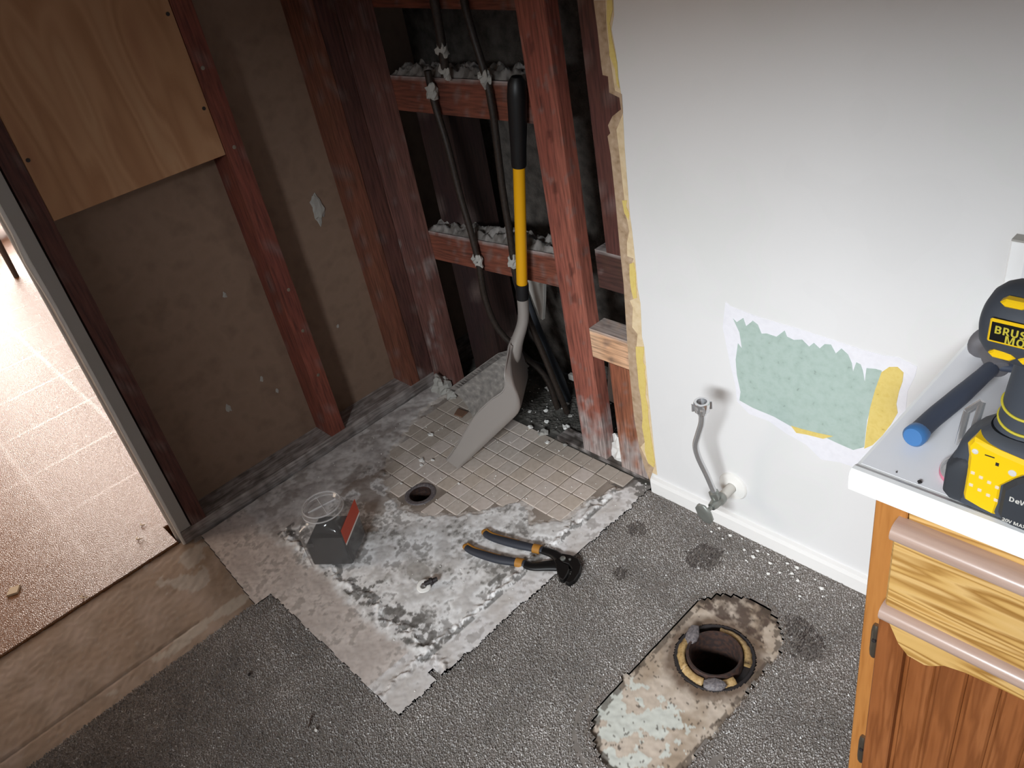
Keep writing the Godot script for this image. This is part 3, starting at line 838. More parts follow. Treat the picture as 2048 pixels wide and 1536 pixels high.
func build_flange():
	var c := Vector2(1.318, 0.328)
	var col := func(x: float, z: float, _y: float) -> Color:
		var a := nz.get_noise_2d(x * 0.8, z * 0.8)
		var b := nb.get_noise_2d(x * 1.1 + 5, z * 1.1)
		var k: Color = L("c2b3a4").lerp(L("a3907d"), clampf(0.5 + b * 1.2, 0, 1))
		if z > 0.47 + 0.03 * b and b > -0.18 and x < 1.36 + 0.05 * a:
			k = k.lerp(L("ccd0c9"), 0.8)
		var d := Vector2(x, z).distance_to(c) + 0.02 * a
		if d < 0.115:
			k = k.lerp(L("5b4636"), clampf((0.115 - d) * 34.0 + a, 0, 0.85))
		if z < 0.24 and x < 1.36 + 0.05 * b:
			k = k.lerp(L("4b3a31"), clampf(0.75 + a, 0, 0.9))
		if oval(x, z) > 0.86 and a > -0.1:
			k = k.lerp(L("55483e"), 0.75)
		if nz.get_noise_2d(x * 1.1 + 40, z * 1.1) > 0.6:
			k = k.lerp(L("463a31"), 0.8)
		return k
	obj("bare_patch", field(1.19, 1.43, 0.14, 0.67, 0.003,
		func(x: float, z: float) -> float: return -0.004 + 0.0008 * nz.get_noise_2d(x, z),
		col, func(x: float, z: float) -> bool: return oval(x, z) < 1.16 and Vector2(x, z).distance_to(c) > 0.082), M.concrete, get_node("floor"))
	var t := thing("toilet_flange", "dark iron toilet flange with wax remains around an open drain pipe", "flange", Vector3(c.x, 0, c.y))
	obj("drain_pipe", lathe_mesh([Vector2(0.057, -0.2), Vector2(0.057, 0.006), Vector2(0.055, 0.009), Vector2(0.051, 0.008), Vector2(0.049, 0.0), Vector2(0.047, -0.03), Vector2(0.047, -0.24), Vector2(0.0, -0.245)], 40), M.rust, t)
	var fl := sb()
	lathe(fl, [Vector2(0.058, -0.03), Vector2(0.058, -0.016), Vector2(0.07, -0.014), Vector2(0.074, -0.004), Vector2(0.08, -0.002), Vector2(0.083, -0.008), Vector2(0.083, -0.03)], 40)
	obj("flange_ring", done(fl, true), M.iron, t)
	# flattened wax ring, broken into pieces
	for arc in [[0.35, 1.25], [1.32, 2.0], [2.05, 3.35], [4.3, 5.9]]:
		var ws := sb()
		var m := 14
		for i in m:
			var q := []
			for e in 2:
				var an: float = lerpf(arc[0], arc[1], float(i + e) / m)
				var o := 0.003 * nb.get_noise_1d(an * 0.5)
				var ring := []
				for p in [[0.0585, -0.012], [0.0588, 0.001], [0.062, 0.0035 + o], [0.069, 0.002 + o], [0.0745 + o, -0.004], [0.076, -0.014]]:
					ring.append(Vector3(cos(an) * p[0], p[1], sin(an) * p[0]))
				q.append(ring)
			for k in 5:
				quad(ws, q[0][k], q[1][k], q[1][k + 1], q[0][k + 1])
			if i == 0 or i == m - 1:
				var r: Array = q[0] if i == 0 else q[1]
				for k in range(1, 5):
					tri(ws, r[0], r[k], r[k + 1])
		obj("wax_ring", done(ws, true), M.wax, t)
	obj("pipe_clip", board_like_lump(Vector3(0.012, 0.007, 0.021), 2), M.lead, t, Vector3(-0.062, 0.006, -0.012)).rotation = Vector3(0.1, 0.35, 0.15)
	obj("pipe_clip", board_like_lump(Vector3(0.02, 0.006, 0.012), 4), M.lead, t, Vector3(0.04, 0.004, 0.058)).rotation = Vector3(0.1, 0.6, 0)

func board_like_lump(h: Vector3, s: int) -> ArrayMesh:
	var st := sb()
	st.append_from(rock(h * 1.15, s, 0.12, true), 0, Transform3D.IDENTITY)
	bx(st, -h * 0.82, h * 0.82, h.y * 0.5)
	return done(st)

# =============================================================== carpets
func build_carpets():
	var covered := func(x: float, z: float) -> bool:
		if z > 0.82 and x < 0.3675 + 0.003 * nz.get_noise_1d(z * 2.0):
			return false
		if oval(x, z) < 1.0 or z < 0.012:
			return false
		if z < 0.86 and in_pan(x, z):
			return false
		if x < 0.86 and z < 0.835:
			return false
		return x < 1.628 or z > 0.388
	var cc := func(x: float, z: float, _y: float) -> Color:
		return L("807872").lerp(L("6f6862"), clampf(0.5 + nz.get_noise_2d(x, z), 0, 1))
	var t := thing("carpet", "worn grey-brown short pile bathroom carpet cut around shower base and toilet hole", "carpet")
	obj("backing", field(0.36, 2.58, 0.0, 1.99, 0.01, func(x: float, z: float) -> float: return 0.002 + 0.001 * nz.get_noise_2d(x, z), cc, covered), M.carpet_base, t)
	# the pile
	var ts := sb()
	for k in 3:
		var a := TAU * k / 3.0
		var b := TAU * (k + 1) / 3.0
		tri(ts, Vector3(cos(a), 0, sin(a)) * 0.0021, Vector3(0.0008, 0.0042, 0.0004), Vector3(cos(b), 0, sin(b)) * 0.0021)
	var tm := done(ts)
	var place: Array[Transform3D] = []
	var tint: Array[Color] = []
	var pitch := 0.0037
	var shades := [L("8f8884"), L("9b9590"), L("a59f9c"), L("938d88"), L("aeaaa7"), L("827b76"), L("a09b98"), L("e0dedc")]
	var z := 0.014
	while z < 1.62:
		var x := 0.362
		while x < 1.72:
			var px := x + rng.randf_range(-1, 1) * pitch * 0.5
			var pz := z + rng.randf_range(-1, 1) * pitch * 0.5
			x += pitch
			if pz < 0.014 or not covered.call(px, pz):
				continue
			var o := oval(px, pz)
			if pz > 0.5 and absf(o - 1.3) < 0.035:
				continue
			var s := rng.randf_range(0.75, 1.25)
			var bs := Basis.from_euler(Vector3(rng.randf_range(-0.4, 0.4), rng.randf() * TAU, rng.randf_range(-0.4, 0.4))).scaled(Vector3(s, s * rng.randf_range(0.7, 1.15), s))
			place.append(Transform3D(bs, Vector3(px, 0.0015, pz)))
			var roll := rng.randf()
			var c: Color = shades[rng.randi() % 7] if roll < 0.985 else shades[7]
			var b := nb.get_noise_2d(px * 0.5, pz * 0.5)
			c = c * (1.0 + 0.35 * b)
			# soiled spots
			for sp in [[1.15, 0.12, 0.035], [1.41, 0.165, 0.024], [1.45, 0.2, 0.03], [1.03, 0.27, 0.016], [0.97, 0.14, 0.02]]:
				var d := Vector2(px - sp[0], pz - sp[1]).length() + 0.012 * nz.get_noise_2d(px, pz)
				if d < sp[2] * 1.15 and rng.randf() < 0.9:
					c = c.lerp(L("352a27"), 0.8)
			if o < 1.12 and rng.randf() < 0.55:
				c = c.lerp(L("6a5a4e"), 0.6)
			tint.append(c)
		z += pitch
	var mm := MultiMesh.new()
	mm.transform_format = MultiMesh.TRANSFORM_3D
	mm.use_colors = true
	mm.mesh = tm
	mm.instance_count = place.size()
	for i in place.size():
		mm.set_instance_transform(i, place[i])
		mm.set_instance_color(i, tint[i])
	var mi := MultiMeshInstance3D.new()
	mi.name = "pile"
	mi.multimesh = mm
	mi.material_override = M.tuft
	mi.set_meta("kind", "stuff")
	t.add_child(mi, true)
	# hall
	var hall := thing("hall_carpet", "brown speckled hall carpet beyond the doorway, brightly lit", "carpet")
	obj("pile_sheet", prism_mesh(pv([-4.2, -2.0, -0.116, -2.0, -0.116, 0.913, -0.021, 0.913, -0.021, 1.715, -0.116, 1.715, -0.116, 2.7, -4.2, 2.7]), -0.03, 0.004, 0.003, Transform3D(Basis(Vector3(1, 0, 0), Vector3(0, 0, 1), Vector3(0, 1, 0)), Vector3.ZERO)), M.hall_carpet, hall)

# =============================================================== vanity
func build_vanity():
	var t := thing("vanity_cabinet", "oak vanity cabinet with grooved door, pale drawer front and two hinges", "cabinet", Vector3(1.63, 0, 0))
	obj("carcass", box_mesh(Vector3(0.002, 0.0, 0.016), Vector3(0.75, 0.66, 0.366), 0.001), M.oak_stile, t)
	obj("face_stile", box_mesh(Vector3(0.0, 0.0, 0.366), Vector3(0.042, 0.664, 0.386), 0.0015), M.oak_stile, t)
	obj("face_rail", box_mesh(Vector3(0.043, 0.6, 0.366), Vector3(0.75, 0.664, 0.385), 0.0015), M.oak_pale, t)
	var yz := Basis(Vector3(0, 0, 1), Vector3(0, 1, 0), Vector3(1, 0, 0))
	var d := obj("drawer_front", box_mesh(Vector3(0.033, 0.472, 0.387), Vector3(0.75, 0.62, 0.402), 0.003), M.oak_pale, t)
	# rounded finger pulls along the tops
	var pull := pv([0.385, -0.004, 0.404, -0.012, 0.410, -0.006, 0.4125, 0.002, 0.411, 0.009, 0.406, 0.0145, 0.398, 0.017, 0.385, 0.017])
	obj("finger_pull", pull_mesh(pull, 0.032, 0.75, 0.612, yz), M.finger_pull, d)
	var door := obj("door", box_mesh(Vector3(0.028, 0.03, 0.387), Vector3(0.066, 0.455, 0.402), 0.002), M.oak_door, t)
	for k in 14:
		var x := 0.0665 + 0.041 * k
		obj("plank", box_mesh(Vector3(x + 0.0045, 0.03, 0.385), Vector3(x + 0.0405, 0.455, 0.394 - (0.004 if k == 0 else 0.0)), 0.003), M.oak_door, door)
	obj("panel_back", box_mesh(Vector3(0.064, 0.03, 0.384), Vector3(0.75, 0.455, 0.3865), 0), M.oak_door, door)
	obj("top_rail", prism_mesh(pv([0.036, 0.462, 0.042, 0.444, 0.058, 0.411, 0.073, 0.396, 0.097, 0.394, 0.105, 0.398, 0.122, 0.413, 0.147, 0.42, 0.183, 0.423, 0.3, 0.428, 0.75, 0.43, 0.75, 0.466, 0.036, 0.466]), 0.39, 0.405, 0.002), M.oak_pale, door)
	obj("finger_pull", pull_mesh(pull, 0.03, 0.75, 0.456, yz), M.finger_pull, door)
	for y in [0.372, 0.092]:
		var h := obj("hinge", lathe_mesh([Vector2(0, -0.037), Vector2(0.004, -0.036), Vector2(0.006, -0.031), Vector2(0.007, -0.02), Vector2(0.007, 0.022), Vector2(0.006, 0.031), Vector2(0.004, 0.036), Vector2(0, 0.037)], 16), M.bronze, t, Vector3(0.0215, y, 0.388))
		obj("hinge_pin", lathe_mesh([Vector2(0, 0), Vector2(0.0035, 0.0005), Vector2(0.003, 0.003), Vector2(0, 0.004)], 12, Transform3D(along(Vector3(0, 0, 1)), Vector3(0.001, 0.008, 0.006))), M.iron, h)
	var c := thing("countertop", "white laminate vanity countertop with rolled front edge and low backsplash", "countertop", Vector3(1.605, 0.664, 0))
	# rolled front edge, profile in (z, y)
	var prof := pv([0.0, 0.0, 0.41, 0.0, 0.4135, 0.003, 0.4145, 0.010, 0.4145, 0.024, 0.413, 0.031, 0.408, 0.0345, 0.401, 0.0345, 0.394, 0.0315, 0.386, 0.031, 0.0, 0.031])
	obj("slab", pull_mesh(prof, 0.0, 0.9, 0.0, yz, true), M.laminate_edge, c)
	obj("top_sheet", box_mesh(Vector3(0.004, 0.0311, 0.0), Vector3(0.9, 0.0315, 0.39), 0), M.laminate, c)
	obj("backsplash", box_mesh(Vector3(0.024, 0.0316, 0.001), Vector3(0.9, 0.188, 0.02), 0.002), M.laminate_edge, c)
	obj("splash_face", box_mesh(Vector3(0.046, 0.0316, 0.0201), Vector3(0.9, 0.17, 0.0216), 0), M.laminate, c)
	obj("splash_cap", box_mesh(Vector3(0.025, 0.188, 0.001), Vector3(0.9, 0.191, 0.0205), 0), M.plaster_grey, c)

# profile in (z, y) swept along x
func pull_mesh(prof: PackedVector2Array, x0: float, x1: float, y: float, _b: Basis, flat := false) -> ArrayMesh:
	var st := sb()
	var n := prof.size()
	st.set_smooth_group(1)
	for i in n:
		var a := prof[i]
		var b := prof[(i + 1) % n]
		if flat or i == n - 1:
			st.set_smooth_group(10 + i)
		quad(st, Vector3(x0, y + a.y, a.x), Vector3(x1, y + a.y, a.x), Vector3(x1, y + b.y, b.x), Vector3(x0, y + b.y, b.x))
	st.set_smooth_group(2)
	var idx := Geometry2D.triangulate_polygon(prof)
	for x in [x0, x1]:
		for i in range(0, idx.size(), 3):
			var p := prof[idx[i]]
			var q := prof[idx[i + 1]]
			var r := prof[idx[i + 2]]
			tri(st, Vector3(x, y + p.y, p.x), Vector3(x, y + q.y, q.x), Vector3(x, y + r.y, r.x))
	return done(st, true)

# =============================================================== shovel
func build_shovel():
	var F := Vector3(0.4222, 0.003, 0.2469)
	var t := thing("shovel", "steel scoop shovel with yellow handle leaning in the opened wall", "shovel", F)
	var w := Vector3(0.6037, 0.0, 0.7972)
	var u := Vector3(0.6133, 0.6389, -0.4645)
	var n := Vector3(-0.5093, 0.7693, 0.3857)
	var Lb := 0.315
	var b := 0.14
	# blade: cross-sections from the cutting edge to the heel; a bowl that narrows and closes round the socket
	var rows := 30
	var cols := 28
	var g := []
	for i in rows + 1:
		var s := 1.12 * i / rows
		var row := []
		for j in cols + 1:
			var q := -1.0 + 2.0 * j / cols
			var close := smoothstep(0.97, 1.12, s)
			var near := q > 0.0
			var k := absf(q)
			var hw: float = lerpf(b, 0.098 if near else 0.085, pow(minf(s, 1.0), 1.15)) * (1.0 - 0.8 * close)
			var side: float = lerpf(0.05, 0.086, smoothstep(0.0, 0.6, s)) if near else lerpf(0.115, 0.1, s)
			side = lerpf(side, 0.012, smoothstep(0.72, 1.12, s))
			var off := 0.0
			var up := 0.0
			if near:      # a flat upright side with a tight bend
				off = hw * minf(k / 0.62, 1.0)
				up = 0.004 * pow(minf(k / 0.62, 1.0), 6.0) + maxf(0.0, side - 0.004) * maxf(0.0, (k - 0.62) / 0.38)
			else:         # a gently dished side
				off = -hw * (1.0 - pow(1.0 - minf(k * 1.15, 1.0), 1.5))
				up = side * pow(maxf(0.0, (k - 0.3) / 0.7), 1.6)
			var heel := smoothstep(0.7, 1.12, s)
			var p := u * (Lb * s) + w * (off - b) + n * (up + 0.125 * heel * heel)
			row.append(p)
		g.append(row)
	var st := sb()
	var bk := sb()
	for i in rows:
		for j in cols:
			st.set_smooth_group(1 if j < 22 else 2)
			quad(st, g[i][j], g[i + 1][j], g[i + 1][j + 1], g[i][j + 1])
			var e := n * -0.0016 + w * (0.0012 if j >= 22 else 0.0)
			bk.set_smooth_group(1 if j < 22 else 2)
			quad(bk, g[i][j] + e, g[i][j + 1] + e, g[i + 1][j + 1] + e, g[i + 1][j] + e)
	var blade := obj("blade", done(st, true), M.dusty_steel, t)
	obj("blade_back", done(bk, true), M.steel_dull, blade)
	obj("rolled_edge", tube_mesh(smooth_path([g[0][cols], g[8][cols], g[15][cols], g[20][cols], g[24][cols], g[27][cols], g[rows][cols]], 40), 0.0018, 8), M.steel_dull, blade)
	var N := Vector3(0.51, 0.362, -0.004) - F
	var T := Vector3(0.617, 1.03, -0.031) - F
	var d := (T - N).normalized()
	var at := func(f: float) -> Vector3: return N + d * f
	var heel_mid := u * (Lb * 0.98) - w * b + n * 0.085
	obj("socket", tube_mesh(smooth_path([heel_mid, u * (Lb * 1.08) - w * b + n * 0.112, at.call(0.025), at.call(0.1)], 18), [0.012, 0.016, 0.019, 0.02, 0.02, 0.0185, 0.0175, 0.0165, 0.016, 0.0155, 0.015, 0.015, 0.015, 0.015, 0.015, 0.015, 0.015, 0.015, 0.015], 20), M.steel_dull, t)
	obj("collar", tube_mesh([at.call(0.095), at.call(0.1), at.call(0.135), at.call(0.14)], [0.0165, 0.0172, 0.0172, 0.0165], 20), M.black_plastic, t)
	obj("shaft", tube_mesh([at.call(0.132), at.call(0.137), at.call(0.46)], [0.0125, 0.0145, 0.0145], 20), M.pole_yellow, t)
	obj("grip", tube_mesh([at.call(0.455), at.call(0.46), at.call(0.5), at.call(0.56), at.call(0.62), at.call(0.648), at.call(0.66)], [0.0165, 0.018, 0.0185, 0.021, 0.0225, 0.02, 0.012], 20), M.black_plastic, t)

# =============================================================== pipes in the wall
func build_pipes():
	var P := [
		["thin water pipe with plaster lumps rising through the middle of the stud bay", [Vector3(0.296, 1.01, -0.036), Vector3(0.296, 0.93, -0.036), Vector3(0.31, 0.83, -0.036), Vector3(0.318, 0.7, -0.036), Vector3(0.33, 0.6, -0.036), Vector3(0.336, 0.5, -0.036), Vector3(0.33, 0.4, -0.036), Vector3(0.342, 0.3, -0.045), Vector3(0.38, 0.22, -0.07), Vector3(0.44, 0.12, -0.11), Vector3(0.46, 0.0, -0.12)], 0.009, [0.96, 0.51]],
		["thin water pipe just left of the black shovel grip", [Vector3(0.478, 2.3, -0.038), Vector3(0.479, 1.14, -0.038), Vector3(0.5, 1.03, -0.038), Vector3(0.508, 0.95, -0.038), Vector3(0.5, 0.85, -0.038), Vector3(0.489, 0.72, -0.038), Vector3(0.486, 0.6, -0.038), Vector3(0.476, 0.5, -0.04), Vector3(0.47, 0.36, -0.06), Vector3(0.48, 0.2, -0.09), Vector3(0.5, 0.0, -0.12)], 0.009, [1.0, 0.54]],
		["short dark riser pipe ending in a white plaster lump above the upper block", [Vector3(0.38, 2.3, -0.036), Vector3(0.378, 1.17, -0.036), Vector3(0.372, 1.07, -0.036), Vector3(0.362, 1.0, -0.036)], 0.011, [1.012, 1.06]]]
	for p in P:
		var t := thing("water_pipe", p[0], "pipe", p[1][p[1].size() - 1], "pipes in the stud bay")
		var o: Vector3 = p[1][p[1].size() - 1]
		var rel := []
		for q in p[1]:
			rel.append(q - o)
		obj("tube", tube_mesh(smooth_path(rel, 40), p[2], 12), M.pipe_grime, t)
		for y in p[3]:
			var best: Vector3 = rel[0]
			for k in rel.size() - 1:
				if (rel[k].y + o.y >= y) and (rel[k + 1].y + o.y <= y):
					best = rel[k].lerp(rel[k + 1], (rel[k].y + o.y - y) / maxf(rel[k].y - rel[k + 1].y, 1e-4))
			obj("plaster_lump", rock(Vector3(0.015, 0.02, 0.014), int(y * 100), 0.4, true), M.plaster_grey, t, best)
	tag(obj("white_board", prism_mesh(pv([0.395, 0.42, 0.472, 0.436, 0.455, 0.36, 0.437, 0.296, 0.426, 0.3, 0.412, 0.345, 0.401, 0.385]), -0.15, -0.14, 0.001), M.old_white), "white board scrap deep in the wall right of the shovel neck", "board")
	var dk := thing("drain_hose", "thick black hose curving down inside the wall behind the shovel", "hose", Vector3(0.45, 0.0, -0.12))
	obj("tube", tube_mesh(smooth_path([Vector3(-0.075, 0.47, -0.01), Vector3(-0.07, 0.4, -0.01), Vector3(-0.05, 0.31, -0.01), Vector3(-0.02, 0.22, -0.01), Vector3(0.0, 0.1, -0.03), Vector3(0.0, 0.0, -0.05)], 24), 0.017, 16), M.black_rubber, dk)
	tag(obj("lath_strip", box_mesh(Vector3(0.44, 0.055, -0.215), Vector3(0.66, 0.075, -0.2), 0.002), M.plaster_grey), "pale horizontal lath strip behind the red stud, lower of two", "lath", "lath strips behind the red stud")
	tag(obj("lath_strip", box_mesh(Vector3(0.47, 0.115, -0.235), Vector3(0.66, 0.13, -0.22), 0.002), M.plaster_grey), "pale horizontal lath strip behind the red stud, upper of two", "lath", "lath strips behind the red stud")
	tag(obj("board_scrap", prism_mesh(pv([0.672, 0.12, 0.74, 0.112, 0.74, 0.36, 0.712, 0.36]), -0.13, -0.118, 0.001), M.glossy_white), "white wedge of board standing behind the gap between red stud and jack stud", "board")

# =============================================================== supply valve
func build_valve():
	var o := Vector3(1.152, 0.135, 0.0)
	var t := thing("shutoff_valve", "chrome shutoff valve with braided hose standing out of the white wall", "valve", o)
	var out := along(Vector3(0, 0, 1))
	obj("escutcheon", lathe_mesh([Vector2(0.036, 0.0), Vector2(0.036, 0.002), Vector2(0.033, 0.006), Vector2(0.018, 0.008), Vector2(0.012, 0.008)], 32, Transform3D(out, Vector3.ZERO)), M.glossy_white, t)
	obj("stub_pipe", lathe_mesh([Vector2(0.0115, 0.0), Vector2(0.0115, 0.05), Vector2(0.0, 0.05)], 20, Transform3D(out, Vector3.ZERO)), M.old_white, t)
	var vb := sb()
	lathe(vb, [Vector2(0.0, 0.0), Vector2(0.0135, 0.0), Vector2(0.0145, 0.004), Vector2(0.0145, 0.014), Vector2(0.012, 0.018), Vector2(0.0115, 0.03), Vector2(0.009, 0.04), Vector2(0.0, 0.041)], 20, Transform3D(out, Vector3(0, 0, 0.046)))
	obj("body", done(vb, true), M.valve_grey, t)
	obj("outlet_nut", lathe_mesh([Vector2(0.009, 0.0), Vector2(0.011, 0.008), Vector2(0.0125, 0.014), Vector2(0.0125, 0.026), Vector2(0.008, 0.03), Vector2(0.0, 0.03)], 6, Transform3D(along(Vector3(-0.25, 1, 0.05)), Vector3(0, 0.002, 0.066))), M.valve_grey, t)
	obj("stem", lathe_mesh([Vector2(0.005, 0.0), Vector2(0.005, 0.02), Vector2(0.0, 0.02)], 12, Transform3D(out, Vector3(0, 0, 0.086))), M.valve_grey, t)
	obj("handle", lathe_mesh([Vector2(0.0, -0.006), Vector2(0.014, -0.005), Vector2(0.021, -0.001), Vector2(0.022, 0.004), Vector2(0.017, 0.008), Vector2(0.008, 0.008), Vector2(0.0, 0.006)], 8, Transform3D(out, Vector3(-0.004, -0.006, 0.106)), 1.25, 0.95), M.valve_grey, t)
	var path := smooth_path([Vector3(-0.006, 0.03, 0.067), Vector3(-0.014, 0.08, 0.078), Vector3(-0.024, 0.138, 0.092), Vector3(-0.025, 0.175, 0.098), Vector3(-0.013, 0.212, 0.103), Vector3(0.0, 0.25, 0.107), Vector3(0.004, 0.278, 0.109)], 40)
	obj("braided_hose", tube_mesh(path, 0.0068, 16), M.braid, t)
	var nut := sb()
	var base := Transform3D(along(Vector3(0.03, 1, 0.02)), Vector3(0.004, 0.273, 0.109))
	lathe(nut, [Vector2(0.0072, 0.0), Vector2(0.0085, 0.002), Vector2(0.0085, 0.008), Vector2(0.0135, 0.011), Vector2(0.0155, 0.014), Vector2(0.0165, 0.034), Vector2(0.0155, 0.036), Vector2(0.0105, 0.036), Vector2(0.0105, 0.02), Vector2(0.0, 0.02)], 24, base)
	obj("coupling_nut", done(nut, true), M.chrome, t)
	for k in 4:
		var a := TAU * k / 4.0 + 0.5
		obj("nut_wing", box_mesh(Vector3(0.015, 0.014, -0.002), Vector3(0.021, 0.033, 0.002), 0.001), M.chrome, t).transform = base * Transform3D(Basis(Vector3.UP, a), Vector3.ZERO)

# =============================================================== clear canister
func build_canister():
	var A := Vector3(0.393, 0, 0.729)
	var B := Vector3(0.489, 0, 0.654)
	var Cc := Vector3(0.42, 0, 0.569)
	var ex := (B - A).normalized()
	var ez := (A - (A + (Cc - B))).normalized()
	ez = ex.cross(Vector3.UP).normalized() if ex.cross(Vector3.UP).dot(B - Cc) > 0 else -ex.cross(Vector3.UP).normalized()
	var mid := (A + Cc) * 0.5
	var t := thing("canister", "clear plastic square canister with round lid and orange label", "canister", Vector3(mid.x, 0.0105, mid.z))
	t.basis = Basis(ex, Vector3.UP, ez)
	var h := 0.058
	# clear square shell, rounded at the shoulder into a round neck
	var st := sb()
	var levels := [[0.0, 1.0, 0.0], [0.105, 1.02, 0.0], [0.122, 1.0, 0.15], [0.132, 0.88, 0.75], [0.138, 0.8, 1.0], [0.147, 0.8, 1.0]]
	var seg := 40
	st.set_smooth_group(1)
	for i in levels.size() - 1:
		for k in seg:
			var q := []
			for e in [[i, k], [i, k + 1], [i + 1, k + 1], [i + 1, k]]:
				var lv: Array = levels[e[0]]
				var a: float = TAU * e[1] / seg
				var sq := h / maxf(absf(cos(a)), absf(sin(a)))
				sq = minf(sq, h * 1.36)
				var r: float = lerpf(sq, h, lv[2]) * lv[1]
				q.append(Vector3(cos(a) * r, lv[0], sin(a) * r))
			quad(st, q[0], q[1], q[2], q[3])
	obj("shell", done(st, true), M.clear_plastic, t)
	obj("dark_insert", box_mesh(Vector3(-h + 0.004, 0.002, -h + 0.004), Vector3(h - 0.004, 0.075, h - 0.004), 0.006), M.dark_insert, t)
	obj("insert_panel", box_mesh(Vector3(-h * 0.5, 0.01, h - 0.0035), Vector3(h - 0.004, 0.1, h - 0.002), 0.001), M.dark_insert, t)
	obj("insert_panel", box_mesh(Vector3(h - 0.0035, 0.01, -h + 0.004), Vector3(h - 0.002, 0.112, h - 0.004), 0.0005), M.dark_insert, t)
	var lid := obj("lid", lathe_mesh([Vector2(0.0505, 0.145), Vector2(0.0505, 0.158), Vector2(0.049, 0.161), Vector2(0.045, 0.162), Vector2(0.041, 0.158), Vector2(0.038, 0.155), Vector2(0.012, 0.154), Vector2(0.0, 0.154)], 48), M.clear_plastic, t)
	obj("lid_rim", lathe_mesh(ring_prof(0.0475, 0.161, 0.0022), 48), M.clear_rim, lid)
	obj("lid_rim", lathe_mesh(ring_prof(0.0515, 0.147, 0.0018), 48), M.clear_rim, lid)
	for k in 2:
		obj("lid_rib", box_mesh(Vector3(-0.037, 0.154, -0.001), Vector3(0.037, 0.159, 0.001), 0.0005), M.clear_rim, lid).rotation.y = 0.7 + 1.57 * k
	obj("label", box_mesh(Vector3(h + 0.001, 0.082, -h + 0.003), Vector3(h + 0.0018, 0.125, h - 0.001), 0), M.label_orange, t)
	obj("label_edge", box_mesh(Vector3(h + 0.001, 0.076, -h + 0.003), Vector3(h + 0.0017, 0.0819, h - 0.001), 0), M.glossy_white, t)

func ring_prof(r: float, y: float, w: float) -> Array:
	var o := []
	for k in 9:
		var a := TAU * k / 8.0
		o.append(Vector2(r + cos(a) * w, y + sin(a) * w))
	return o

# =============================================================== pliers
func build_pliers():
	var o := Vector3(0.86, 0.006, 0.35)
	var t := thing("pliers", "open water pump pliers with navy and orange grips on the mortar", "pliers", o)
	var hs := [[[0.672, 0.378], [0.70, 0.379], [0.76, 0.362], [0.815, 0.342], [0.835, 0.334]], [[0.670, 0.441], [0.70, 0.44], [0.765, 0.422], [0.815, 0.399], [0.832, 0.392]]]
	var cont := [[[0.833, 0.335], [0.865, 0.327], [0.9, 0.331], [0.925, 0.33]], [[0.83, 0.393], [0.852, 0.386], [0.885, 0.358], [0.905, 0.345]]]
	for k in 2:
		var pts := []
		for p in hs[k]:
			pts.append(Vector3(p[0], 0.012, p[1]) - o)
		var sp := smooth_path(pts, 20)
		var rad := []
		for i in 21:
			rad.append(0.0094 + 0.0026 * sin(i / 20.0 * PI) - (0.003 if i == 0 else 0.0))
		var h := obj("handle_grip", tube_mesh(sp, rad, 14, true, Vector3.UP, 0.75), M.navy_grip, t)
		# orange inlay on the outer side and a collar by the joint
		var inl := []
		for i in range(0, 13):
			var dd: Vector3 = (sp[i + 1] - sp[i]).normalized()
			inl.append(sp[i] + dd.cross(Vector3.UP).normalized() * -0.0066 + Vector3(0, 0.003, 0))
		obj("grip_inlay", tube_mesh(inl, 0.0052, 10, true, Vector3.UP, 0.8), M.grip_orange, h)
		obj("grip_end", rock(Vector3(0.009, 0.007, 0.009), 2, 0.02, true), M.grip_orange, h, sp[0])
		obj("grip_collar", tube_mesh([sp[17], sp[19]], 0.0124, 14, true, Vector3.UP, 0.85), M.grip_orange, h)
		var cp := []
		for p in cont[k]:
			cp.append(Vector3(p[0], 0.0105, p[1]) - o)
		obj("shank", tube_mesh(smooth_path(cp, 14), [0.0105, 0.011, 0.0115, 0.012, 0.0125, 0.013, 0.0135, 0.014, 0.0145, 0.015, 0.0155, 0.0155, 0.0155, 0.015, 0.014], 12, true, Vector3.UP, 0.5), M.tool_steel_black, t)
	# two curved jaws facing each other, with teeth
	var j1 := pv([0.885, 0.318, 0.905, 0.309, 0.928, 0.307, 0.948, 0.318, 0.960, 0.338, 0.966, 0.362, 0.962, 0.377, 0.951, 0.378, 0.949, 0.366, 0.945, 0.352, 0.937, 0.340, 0.922, 0.334, 0.905, 0.338, 0.89, 0.336])
	var j2 := pv([0.888, 0.337, 0.905, 0.339, 0.922, 0.337, 0.934, 0.345, 0.940, 0.357, 0.944, 0.370, 0.945, 0.378, 0.934, 0.379, 0.921, 0.372, 0.908, 0.362, 0.896, 0.352, 0.886, 0.346])
	var down := Transform3D(Basis(Vector3(1, 0, 0), Vector3(0, 0, 1), Vector3(0, 1, 0)), -o)
	obj("jaw", prism_mesh(j1, 0.007, 0.019, 0.002, down), M.tool_steel_black, t)
	obj("jaw", prism_mesh(j2, 0.007, 0.02, 0.002, down), M.tool_steel_black, t)
	obj("pivot_bolt", lathe_mesh([Vector2(0.0065, 0.0), Vector2(0.0065, 0.003), Vector2(0.0045, 0.0045), Vector2(0.0, 0.0045)], 16), M.valve_grey, t, Vector3(0.9, 0.019, 0.33) - o)
	obj("pivot_bolt", lathe_mesh([Vector2(0.003, 0.0), Vector2(0.003, 0.002), Vector2(0.0, 0.003)], 12), M.valve_grey, t, Vector3(0.915, 0.019, 0.322) - o)

# =============================================================== cordless drill
func ellipse_path(cx: float, rx: float, rz: float, y: float, dip: float, n := 40) -> Array:
	var out := []
	for i in n + 1:
		var a := TAU * i / n
		out.append(Vector3(cx + cos(a) * rx, y - dip * maxf(0.0, sin(a)), sin(a) * rz))
	return out

